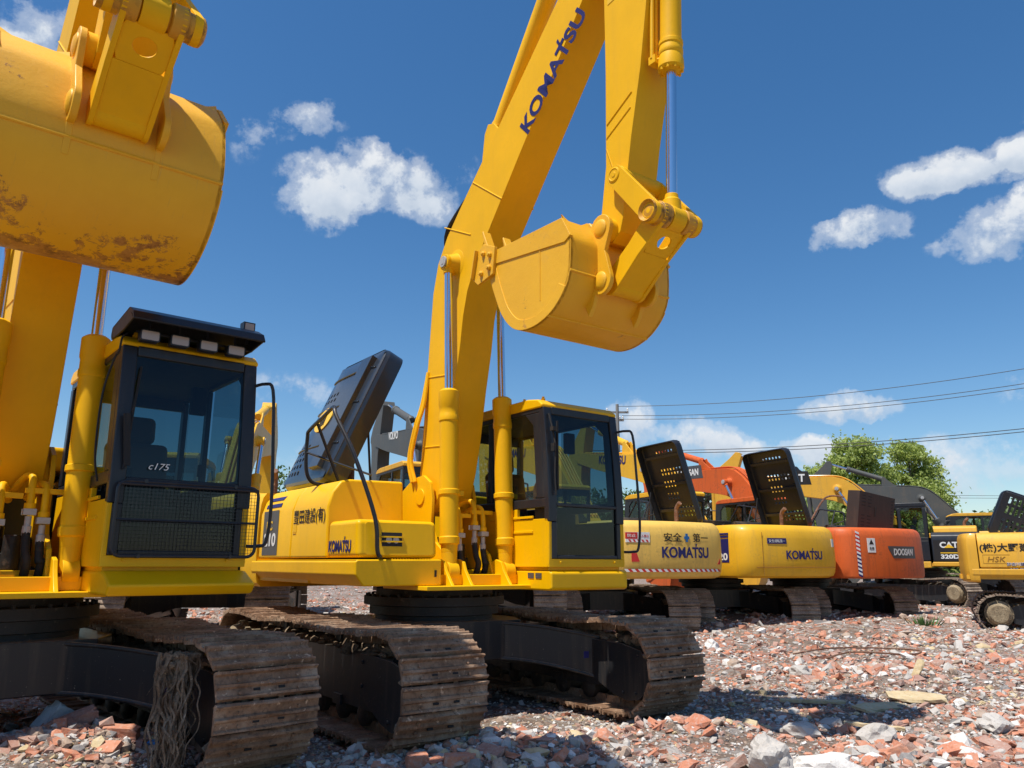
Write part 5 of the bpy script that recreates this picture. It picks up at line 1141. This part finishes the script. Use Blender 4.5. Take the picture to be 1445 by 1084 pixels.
# the parked row seen from behind
W_ = lambda p: (cwx(p.y) + p.x, p.y, p.z)
def rtext(s, y, z, h, w, mat, cw, **k): return text(s, (0, y, z), (0, -1, 0), (0, 0, 1), h, w, mat, cw, warp=W_, **k)
def rplate(cw, nm, mat, pts, off=.004):
    mb = MB(); ys = [p[0] for p in pts]; a, b = min(ys), max(ys); n = max(1, int((b - a) / .05)); V = []
    for k in range(n + 1):
        y = a + (b - a) * (k / n) * .9998 + 1e-5; zs = []
        for i in range(len(pts)):
            (y0, z0), (y1, z1) = pts[i], pts[(i + 1) % len(pts)]
            if (y0 - y) * (y1 - y) <= 0 and y0 != y1: zs.append(z0 + (z1 - z0) * (y - y0) / (y1 - y0))
        if not zs: zs = [pts[0][1]]
        V += [(cwx(y) - off, y, min(zs)), (cwx(y) - off, y, max(zs)), (cwx(y) + .01, y, max(zs)), (cwx(y) + .01, y, min(zs))]
    mb.add(V, [(4 * k + i, 4 * k + 4 + i, 4 * k + 4 + (i + 1) % 4, 4 * k + (i + 1) % 4) for k in range(n) for i in range(4)] + [(0, 1, 2, 3), (4 * n + 3, 4 * n + 2, 4 * n + 1, 4 * n)])
    return mb.build(nm, mat, cw, smooth=False)
def hazard(cw, y0, y1, z0, z1, n, nm='hazard_band'):
    mb = MB()
    for k in range(n):
        a, b = y0 + (y1 - y0) * k / n, y0 + (y1 - y0) * (k + 1) / n; s = (b - a) * .35
        for (p, q, mi) in ((a, (a + b) / 2, 0), ((a + b) / 2, b, 1)):
            mb.cur = mi; mb.add([(cwx(p) - .005, p, z0), (cwx(q) - .005, q, z0), (cwx(q + s) - .005, q + s, z1), (cwx(p + s) - .005, p + s, z1)], [(0, 3, 2, 1)])
    return mb.build(nm, ['red', 'white'], cw, smooth=False)
def rearC(cw):
    rtext('安全', .33, 1.76, .16, .40, 'ink', cw, bold=.012); rtext('第一', -.34, 1.76, .16, .40, 'ink', cw, bold=.012)
    mb = MB(); mb.box(-.006, .01, -.25, -.13, 1.81, 1.86); mb.box(-.0065, .01, -.215, -.165, 1.76, 1.91); mb.v = [W_(Vector(p)) for p in mb.v]; mb.build('cross_mark', 'blue', cw)
    komatsu((0, .38, 1.47), (0, -1, 0), (0, 0, 1), .20, 1.12, 'navy', cw, warp=W_)
    hazard(cw, -1.08, 1.08, 1.225, 1.275, 17)
    rplate(cw, 'reflector', 'red', [(.98, 1.40), (.83, 1.40), (.87, 1.55), (.98, 1.55)]); rplate(cw, 'reflector', 'red', [(-1.00, 1.36), (-1.08, 1.36), (-1.08, 1.46), (-1.03, 1.46)])
    rplate(cw, 'notice', 'white', [(1.08, 1.74), (.62, 1.74), (.62, 1.92), (1.08, 1.92)]); rplate(cw, 'notice_band', 'red', [(1.08, 1.80), (.86, 1.80), (.86, 1.915), (1.08, 1.915)], .007); hazard(cw, .64, 1.05, 1.745, 1.79, 5)
    rtext('防止', 1.05, 1.83, .06, .16, 'white', cw, off=.008); rtext('立入禁止', .84, 1.83, .05, .20, 'red', cw, off=.006)
def leftD(sp):
    d = MB(); d.box(-2.12, -1.68, 1.34, 1.3555, 1.40, 1.86); d.build('model_panel', 'navy', sp); text('PC', (-1.72, 1.356, 1.62), (-1, 0, 0), (0, 0, 1), .09, .14, 'decal_yellow', sp, bold=.03)
    text('220', (-1.71, 1.356, 1.44), (-1, 0, 0), (0, 0, 1), .14, .38, 'white', sp, bold=.03)
    for z in (1.885, 1.94): d = MB(); d.box(-2.12, -1.68, 1.34, 1.3555 - (.004 if z > 1.9 else 0), z, z + .035); d.build('stripe', 'navy', sp)
def rearD(cw):
    komatsu((0, .40, 1.46), (0, -1, 0), (0, 0, 1), .175, 1.02, 'navy', cw, warp=W_)
    rplate(cw, 'plate', 'navy', [(.82, 1.76), (.38, 1.76), (.38, 1.87), (.82, 1.87)]); rtext('安全運転第一', .79, 1.785, .06, .38, 'white', cw, off=.006)
    rplate(cw, 'reflector', 'white', [(-1.0, 1.72), (-1.08, 1.72), (-1.08, 1.88), (-1.0, 1.88)])
    d = MB(); d.box(-.012, .02, -1.08, 1.08, 1.305, 1.312); d.v = [W_(Vector(p)) for p in d.v]
    ys = [-1.08 + 2.16 * k / 12 for k in range(13)]; d = MB(); d.tube([(cwx(y) - .0, y, 1.31) for y in ys], .008, n=5, sub=1); d.build('seam', 'engraved', cw)
    d = MB(); d.tube([(cwx(.93), .93, 1.14), (cwx(.93), .93, 1.5), (cwx(.93) + .004, .93, 1.98)], .006, n=5, sub=1); d.build('seam', 'engraved', cw)
def rearE(cw):
    rplate(cw, 'name_plate', 'decal_grey', [(.22, 1.76), (.22, 1.72), (.08, 1.50), (-.70, 1.50), (-.70, 1.76)]); rtext('DOOSAN', .07, 1.565, .145, .68, 'white', cw, bold=.03, shear=.15, off=.006)
    rplate(cw, 'notice', 'white', [(.78, 1.62), (.58, 1.62), (.58, 1.92), (.78, 1.92)]); rplate(cw, 'notice_mark', 'ink', [(.68, 1.90), (.74, 1.79), (.62, 1.79)], .007); rplate(cw, 'notice_mark', 'decal_yellow', [(.68, 1.88), (.72, 1.80), (.64, 1.80)], .009); rtext('危険', .74, 1.67, .07, .12, 'ink', cw, off=.006)
    mb = MB()
    for k in range(11):
        z = 1.14 + k * .085
        for mi, (a, b) in enumerate(((0, .042), (.042, .085))):
            mb.cur = mi if k > 5 else (2 if mi == 0 else 1); mb.add([(cwx(1.06) - .005, 1.06, z + a), (cwx(.97) - .005, .97, z + a - .04), (cwx(.97) - .005, .97, z + b - .04), (cwx(1.06) - .005, 1.06, z + b)], [(0, 1, 2, 3)])
    mb.build('hazard_band', ['red', 'white', 'navy'], cw, smooth=False)
def leftE(sp):
    d = MB(); d.box(-1.60, -1.10, 1.338, 1.3425, 1.42, 1.62); d.build('model_panel', 'ink', sp); text('5LC-7', (-1.13, 1.343, 1.47), (-1, 0, 0), (0, 0, 1), .11, .42, 'white', sp, bold=.03)
    mb = MB()
    for k in range(8):
        z = 1.64 + k * .055; mb.cur = k % 2; mb.add([(-1.58, 1.3425, z), (-1.46, 1.3425, z), (-1.46, 1.3425, z + .055), (-1.58, 1.3425, z + .055)], [(0, 3, 2, 1)])
    for k in range(12):
        x = -1.58 + k * .045; mb.cur = k % 2; mb.add([(x, 1.3425, 1.335), (x + .045, 1.3425, 1.335), (x + .06, 1.3425, 1.39), (x + .015, 1.3425, 1.39)], [(0, 3, 2, 1)])
    mb.build('hazard_band', ['red', 'white'], sp, smooth=False)
grp = 'excavators parked in a row with their counterweights towards the viewer'
PX = lambda r: Vector((math.cos(R(0)), 0, 0))
def boomtext(s, h, w, mat, at=(1.35, 5.22), plaque=None, right=False):
    def f(bm):
        boom, stick, Bf, Sx = bm
        side = -1 if right else 1
        if side < 0: a, b = Bf(at), Bf((at[0] + .746, at[1] + .666))
        else: a, b = Bf((at[0] + .746 * w, at[1] + .666 * w)), Bf((at[0], at[1]))
        if side > 0: b = (a[0] - (Bf((1.746, .666))[0] - Bf((1, 0))[0]), a[1] - (Bf((1.746, .666))[1] - Bf((1, 0))[1]))
        xd = Vector((b[0] - a[0], 0, b[1] - a[1])).normalized(); ud = Vector((-xd.z, 0, xd.x)) if side < 0 else Vector((xd.z, 0, -xd.x))
        o = Vector((a[0], Y0 + side * .195, a[1]))
        if plaque:
            mb = MB(); n = xd.cross(ud); q = [o + xd * u + ud * v for u, v in ((-.12, -.09), (w + .2, -.09), (w + .1, h + .09), (-.25, h + .09))]; mb.add([p + n * .004 for p in q] + [p - n * .01 for p in q], [(0, 1, 2, 3), (4, 5, 1, 0), (5, 6, 2, 1), (6, 7, 3, 2), (7, 4, 0, 3)]); mb.build('name_plate', plaque, boom, smooth=False)
        if s == 'KOMATSU': komatsu(o + xd.cross(ud) * .004, xd, ud, h, w, mat, boom)
        else: text(s, o + xd.cross(ud) * .004, xd, ud, h, w, mat, boom, bold=.03)
    return f
rowbase = dict(track_mat='track_dry', boom_rot=-35, stick_rot=0, bucket_rot=-20, lid_x=-1.75, lid_a=72, lid_y=-1.28, ex_y=-1.0, gauge=1.10, shoe=.6)
excC = excavator('faded pale yellow excavator with black characters above the maker name on its counterweight', (1.83, 16.8), hR, dict(rowbase, mat='yellow_used', rear_mat='pale_yellow', arm_mat='yellow_used', rear_text=rearC, seed=11, lid_l=1.7, lid_mat='black_paint', ex_x=-1.45, boom_text=boomtext('KOMATSU', .22, 1.2, 'navy')), R(-20), .0, group=grp)
excD = excavator('clean yellow excavator between the pale yellow one and the orange one, black hood open', (4.56, 18.15), hR, dict(rowbase, mat='yellow_used', arm_mat='yellow_used', rear_text=rearD, left_text=leftD, seed=12, lid_mat='black_paint', boom_text=boomtext('KOMATSU', .24, 1.3, 'navy'), air_box=True), R(-20), .0, group=grp)
excE = excavator('orange excavator with a grey name plate on its counterweight and brown hood box open', (7.10, 19.50), hR, dict(rowbase, mat='orange', arm_mat='orange', rear_text=rearE, left_text=leftE, seed=13, lid_mat='brown_lid', box_lid=True, boom_rot=-40, cw='square', boom_text=boomtext('DOOSAN', .2, .95, 'white', (1.42, 5.48), 'decal_grey')), R(-13), .0, group=grp)
excV = excavator('grey boomed excavator with white lettering on its boom, behind the central machine', (-1.02, 15.6), hR, dict(rowbase, mat='loader_yellow', arm_mat='grey_arm', cyl_mat='grey_arm', trim='black_paint', seed=14, lid_mat='black_paint', no_lid=True, boom_rot=-37, boom_text=boomtext('VOLVO', .2, .75, 'white', (1.72, 5.70))), R(-10), .30, group=grp)
excK = excavator('yellow excavator mostly hidden between the left and the central machine', (-5.0, 13.4), R(101), dict(rowbase, mat='yellow_used', arm_mat='yellow_used', seed=15, lid_mat='black_paint', no_lid=True, boom_rot=-40), .0, .20, group=grp)
# machines beyond the row on the right
def leftF(sp):
    d = MB(); d.box(-1.58, -.46, 1.338, 1.3425, 1.33, 1.90); d.build('side_decal', 'ink', sp)
    text('CAT', (-.62, 1.343, 1.68), (-1, 0, 0), (0, 0, 1), .17, .46, 'white', sp, bold=.04)
    mb = MB(); mb.add([(-.72, 1.350, 1.68), (-.98, 1.350, 1.68), (-.85, 1.350, 1.79)], [(0, 1, 2)]); mb.build('triangle_mark', 'decal_yellow', sp, smooth=False)
    text('320D', (-.62, 1.343, 1.38), (-1, 0, 0), (0, 0, 1), .12, .46, 'white', sp, bold=.04); d = MB(); d.box(-1.06, -.62, 1.342, 1.346, 1.53, 1.555); d.build('stripe', 'decal_yellow', sp)
    mb = MB(); mb.add([(-1.58, 1.345, 1.33), (-1.58, 1.345, 1.72), (-1.22, 1.345, 1.33)], [(0, 1, 2)]); mb.build('wedge_mark', 'white', sp, smooth=False)
hF = math.atan2(.50, -.87)
excF = excavator('yellow and black excavator side on behind the orange machine, black panel under its cab', (12.35, 23.9), hF, dict(mat='loader_yellow', arm_mat='loader_yellow', cab_mat='black_paint', left_mat='black_paint', trim='black_paint', roof_mat='black_paint', scyl_mat='black_paint', seed=21, boom_rot=-40, stick_rot=4, bucket_rot=-10, track_mat='track_dry', no_lid=True, left_text=leftF, no_vents=True, no_rail=True, boom_text=boomtext('CAT', .26, .62, 'white', (1.22, 5.26), 'ink')), R(120.5) - hF, .16)
def rightG(po):
    W3 = dict(bold=.02)
    text('(株)大野建材', (-1.90, -1.3365, 1.72), (1, 0, 0), (0, 0, 1), .20, 1.12, 'ink', po, **W3)
    text('HSK', (-1.78, -1.3365, 1.53), (1, 0, 0), (0, 0, 1), .11, .34, 'engraved', po, shear=.25)
    for (a, b, c, d) in ((-1.86, -1.36, 1.495, 1.501), (-1.86, -1.36, 1.674, 1.68), (-1.86, -1.854, 1.50, 1.675)):
        l = MB(); l.box(a, b, -1.3385, -1.336, c, d); l.build('seam', 'engraved', po)
    for z, s_, w in ((1.45, '加古川建材リース', .66), (1.33, 'NO.15931-3323', .60)): text(s_, (-1.44 if z > 1.4 else -1.38, -1.3365, z), (1, 0, 0), (0, 0, 1), .07, w, 'white', po, bold=.06); text(s_, (-1.44 if z > 1.4 else -1.38, -1.3385, z), (1, 0, 0), (0, 0, 1), .066, w, 'navy', po, bold=.0, off=.005)
excG = excavator('loader yellow excavator cut by the right edge, characters on its side and black hood raised', (10.92, 15.2), R(-28), dict(rear_x=-1.95, cw_k=.3, xf=1.7, mat='loader_yellow', arm_mat='loader_yellow', seed=31, track_mat='track_dry', lid_mat='black_paint', lid_a=96, lid_w=1.15, lid_l=.95, lid_y=-.7, lid_x=-1.65, lid_z=2.2, lid_t=-24, slots=True, lid_holes=[(3, 22, 3, 16), (3, 22, 20, 36)], ex_mat='fitting', ex_x=-.62, right_text=rightG, no_rail=True, boom_rot=-10), 0, .08, scale=.88)
hH = math.atan2(.35, -.94)
excH = excavator('excavator with a yellow cab roof and dark grey boom, farthest back on the right', (17.6, 29.0), hH, dict(mat='loader_yellow', arm_mat='grey_arm', cyl_mat='grey_arm', cab_mat='black_paint', roof_mat='loader_yellow', seed=41, boom_rot=-38, stick_rot=0, track_mat='track_dry', no_lid=True, no_rail=True, air_box=False), 0, .22)

# ------------------------------------------------------------------ vegetation
def leafmat(n, a, b, c_):
    m, nt, out = newmat(n); t = NT(nt); P = t.pos(); f = t.noise(.9, 3, .6, P); g = t.noise(7, 3, .6, P)
    c = t.mix(t.ramp(f, [(.35, 0.), (.65, 1.)]), a, b); c = t.mix(t.ramp(g, [(.45, 0.), (.75, .8)]), c, c_)
    d = t.n('ShaderNodeBsdfDiffuse'); t.l(c, d.inputs[0]); tr = t.n('ShaderNodeBsdfTranslucent'); t.l(c, tr.inputs[0]); g_ = t.n('ShaderNodeBsdfGlossy'); g_.inputs['Roughness'].default_value = .5; g_.inputs[0].default_value = (.5, .5, .5, 1)
    mx = t.n('ShaderNodeMixShader'); mx.inputs[0].default_value = .45; t.l(d.outputs[0], mx.inputs[1]); t.l(tr.outputs[0], mx.inputs[2]); m2 = t.n('ShaderNodeMixShader'); m2.inputs[0].default_value = .05; t.l(mx.outputs[0], m2.inputs[1]); t.l(g_.outputs[0], m2.inputs[2]); t.l(m2.outputs[0], out.inputs[0]); return m
M['leaf_light'] = leafmat('light_leaves', (.30, .38, .08), (.42, .50, .12), (.50, .56, .20)); M['leaf_dark'] = leafmat('dark_leaves', (.09, .15, .04), (.13, .20, .055), (.18, .25, .08)); M['leaf_plum'] = leafmat('plum_leaves', (.05, .035, .028), (.07, .05, .035), (.06, .08, .03))
M['bark'] = dirt_metal('bark', [(.07, .055, .04), (.12, .095, .07), (.18, .15, .12)], .95, 6, .8)
def tree(label, x, y, blobs, nleaf, ls, mat, name='broadleaf_tree', group=None, base_z=0, trunk=.16):
    """blobs: (dx, dy, z, rx, rz)"""
    z0 = gz1(x, y); root = empty(name, (x, y, z0)); tag(root, label, 'tree', group)
    rn = random.Random(int(x * 31 + y)); tb = MB(); top = max(b[2] for b in blobs)
    fork = Vector((0, 0, top * .30)); tb.tube([(0, 0, -.1), (.05, .02, top * .12), fork], trunk, n=9, rr=(1.2, .8), sub=4); tips = []
    for b in blobs:
        c = Vector((b[0], b[1], b[2] - b[4] * .2)); m_ = fork.lerp(c, .5) + Vector((rn.gauss(0, .15), rn.gauss(0, .15), .2)); tb.tube([fork * .9, m_, c], trunk * .55, n=7, rr=(1, .3), sub=4)
        for k in range(6):
            e = c + Vector((rn.gauss(0, b[3] * .55), rn.gauss(0, b[3] * .55), rn.gauss(.2, b[4] * .5))); tb.tube([m_.lerp(c, rn.uniform(.3, 1)), m_.lerp(e, .7) + Vector((0, 0, .1)), e], trunk * .2, n=5, rr=(1, .25), sub=3)
    tb.build('trunk', 'bark', root)
    P = []; tot = sum(b[3] ** 2 * b[4] for b in blobs)
    g = np.random.default_rng(abs(int(x * 77 + y * 3)))
    for b in blobs:
        k = int(nleaf * b[3] ** 2 * b[4] / tot); ncl = max(10, int(k / 42)); c = g.normal(0, 1, (ncl, 3)); c /= np.linalg.norm(c, axis=1)[:, None]; c *= g.uniform(.35, 1.02, (ncl, 1)) ** .6
        c[:, 2] = np.where(c[:, 2] < -.45, c[:, 2] * .5, c[:, 2]); cs_ = .17 * b[3] * g.uniform(.6, 1.5, (ncl, 1, 1)) * np.array([1, 1, .6])
        p = c[:, None, :] * np.array([b[3], b[3], b[4]]) + g.normal(0, 1, (ncl, 42, 3)) * cs_; P.append(p.reshape(-1, 3) + np.array(b[:3]))
    P = np.concatenate(P); n = len(P); a = g.normal(0, 1, (n, 3)); a /= np.linalg.norm(a, axis=1)[:, None]; b_ = np.cross(a, g.normal(0, 1, (n, 3))); b_ /= np.linalg.norm(b_, axis=1)[:, None]; s = ls * g.uniform(.6, 1.4, (n, 1))
    V = np.stack([P - a * s, P + b_ * s * .55, P + a * s, P - b_ * s * .55], 1).reshape(-1, 3); F = np.arange(n * 4).reshape(-1, 4)
    o = bpy.data.objects.new('crown', tri_mesh('crown', V, F, np.zeros(n), [M[mat]])); COL.objects.link(o); o.parent = root; return root
def at(u, v, D): r = ray(u, v); return Vector((0, 0, CAMH)) + r * (D / r.y)
p = at(1212, 700, 46)
tree('tall light green tree with a rounded crown left of its neighbour, behind the orange machine', p.x, p.y, [(0, 0, 7.6, 1.5, 1.1), (-1.5, .2, 6.3, 1.3, .9), (1.0, 0, 6.3, 1.2, .9), (-2.3, 0, 4.9, 1.4, 1.1), (.2, -.3, 4.7, 1.7, 1.1), (-.9, .3, 3.0, 2.4, 1.1)], 34000, .10, 'leaf_light', trunk=.2)
p = at(1288, 700, 47)
tree('light green tree with sky showing through its thin top, right of its taller neighbour', p.x, p.y, [(.0, 0, 7.9, 1.1, .8), (-.9, 0, 6.6, .9, .7), (1.1, .2, 6.9, 1.0, .8), (.5, -.2, 5.3, 1.6, 1.1), (1.2, 0, 3.8, 1.3, 1.0), (-.6, .3, 3.6, 1.9, 1.1)], 24000, .10, 'leaf_light', trunk=.18)
far = [(1020, 38, 4.6, 'leaf_plum', 'dark reddish tree between the pale yellow machine and the orange boom'), (985, 44, 5.6, 'leaf_dark', 'dark green tree just left of the reddish tree'), (1055, 42, 4.2, 'leaf_light', 'low light green tree right of the reddish tree, behind the orange cab'),
       (1110, 44, 4.0, 'leaf_dark', 'dark bushy tree under the yellow boom with the black lettering panel'), (1165, 40, 4.6, 'leaf_light', 'bushy green tree left of the tall tree pair'), (890, 46, 5.6, 'leaf_dark', 'dark tree seen beside the cab of the central machine'), (830, 47, 5.4, 'leaf_dark', 'dark tree seen through the cab glass of the central machine'),
       (395, 46, 7.0, 'leaf_dark', 'green tree top left of the open charcoal hood, right of the yellow boom end'), (350, 48, 6.4, 'leaf_dark', 'green tree top seen between the left machine\'s cab and grab rail'), (445, 50, 6.2, 'leaf_dark', 'green tree top directly under the charcoal hood'), (1395, 44, 3.9, 'leaf_light', 'green tree behind the raised hood at the right edge'), (1440, 40, 4.6, 'leaf_dark', 'dark tree cut by the right edge behind the raised hood'),
       (560, 52, 4.0, 'leaf_dark', 'tree hidden low behind the grey boomed machine'), (1340, 52, 3.6, 'leaf_dark', 'low dark tree behind the farthest machine on the right')]
for i, (u, D_, h, mt_, lb) in enumerate(far):
    p = at(u, 760, D_); g = random.Random(i); tree(lb, p.x, p.y, [(g.uniform(-.4, .4), 0, h * .78, h * .27, h * .22), (-h * .2, .1, h * .56, h * .27, h * .2), (h * .22, 0, h * .5, h * .28, h * .22), (0, -.2, h * .32, h * .36, h * .24)], 5200, .13, mt_, 'broadleaf_tree', 'trees along the far side of the yard', trunk=.12)
# hedge far off along the horizon
P = []; g = np.random.default_rng(5); n = 30000; x = g.uniform(-75, 110, n); y = 78 + g.normal(0, 1.5, n); hh = 3.2 + 1.5 * vnoise(x, y * 0, .12, 6) + 1.2 * vnoise(x, y * 0, .5, 7); z = hh * g.uniform(0, 1, n) ** .7
P = np.stack([x, y, z], -1); a = g.normal(0, 1, (n, 3)); a /= np.linalg.norm(a, axis=1)[:, None]; b_ = np.cross(a, g.normal(0, 1, (n, 3))); b_ /= np.linalg.norm(b_, axis=1)[:, None]
V = np.stack([P - a * .5, P + b_ * .35, P + a * .5, P - b_ * .35], 1).reshape(-1, 3); o = bpy.data.objects.new('distant_woods', tri_mesh('distant_woods', V, np.arange(n * 4).reshape(-1, 4), np.zeros(n), [M['leaf_dark']])); COL.objects.link(o); tag(o, 'low line of distant woods on the horizon behind the yard', 'woods', kind='stuff')

# ------------------------------------------------------------------ power line
m, nt, out = newmat('pole_concrete'); t = NT(nt); principled(t, out, t.mix(t.noise(6, 4), (.16, .15, .14), (.26, .25, .23)), .9); M['pole'] = m
pp = at(875, 700, 42); pr_ = empty('utility_pole', (pp.x, pp.y, gz1(pp.x, pp.y))); tag(pr_, 'slim concrete utility pole with crossarms behind the central machine\'s cab', 'utility pole')
mb = MB(); mb.cyl((0, 0, -.2), (0, 0, 9.8), .14, .085, 14); mb.build('pole', 'pole', pr_)
for z, L in ((9.35, .62), (8.9, .35)):
    mb = MB(); mb.box(-L, L, -.05, .05, z - .05, z + .05); mb.tube([(-L * .7, 0, z), (0, 0, z - .45)], .02, n=5); cr = mb.build('crossarm', 'pole', pr_)
    for x in (-L + .05, 0.001 if z > 9 else L * .4, L - .05): i = MB(); i.lathe((x, 0, z + .05), (x, 0, z + .4), [(0, .03), (.05, .055), (.08, .035), (.12, .05), (.2, .02)], 8); i.build('insulator', 'white', cr)
m, nt, out = newmat('wire_black'); t = NT(nt); principled(t, out, t.mix(t.noise(6, 2), (.02, .02, .022), (.035, .035, .035)), .6); M['wire'] = m
def wire(label, a, b, sag, r=.016):
    pts = [a.lerp(b, k / 24) - Vector((0, 0, sag * 4 * (k / 24) * (1 - k / 24))) for k in range(25)]; mb = MB(); mb.tube([tuple(q - a) for q in pts], r, n=5, sub=1); o = mb.build('power_line', 'wire'); o.location = a; tag(o, label, 'power line', 'overhead wires crossing the sky')
wire('topmost overhead wire, running up to the right from the pole', at(872, 573, 42), at(1700, 468, 32), .75)
wire('second overhead wire from the top', at(878, 586, 42), at(1700, 492, 32), .75); wire('third overhead wire from the top, just under the second', at(872, 591, 42), at(1700, 499, 32), .75)
wire('upper wire of the close pair that passes in front of the tall tree', at(700, 632, 46), at(1700, 570, 34), .85, .02); wire('lower wire of the close pair that passes in front of the tall tree', at(700, 634, 46), at(1700, 574, 34), .9, .02)
wire('upper of the two faint low wires right of the tall trees', at(1000, 694, 60), at(1800, 696, 55), .1, .014); wire('lower of the two faint low wires right of the tall trees', at(1000, 698, 60), at(1800, 699, 55), .1, .014)
# blue shed beyond the yard
sp_ = at(1500, 745, 40); sh = empty('site_shed', (sp_.x, sp_.y, gz1(sp_.x, sp_.y)), .1); tag(sh, 'low white shed with a blue roof at the right edge beyond the yard', 'shed')
mb = MB(); mb.box(-2.6, 6, -1.6, 1.6, 0, 2.5); wl = mb.build('wall', 'white', sh); mb = MB(); mb.prism_x([(-1.9, 2.46), (0, 3.15), (1.9, 2.46), (1.9, 2.54), (0, 3.25), (-1.9, 2.54)], -2.9, 6.3); mb.build('roof', 'blue', sh)
for x in (-1.6, .6, 2.8): mb = MB(); mb.box(x, x + 1.1, -1.62, -1.58, 1.0, 1.9); mb.build('window', 'black_paint', wl)
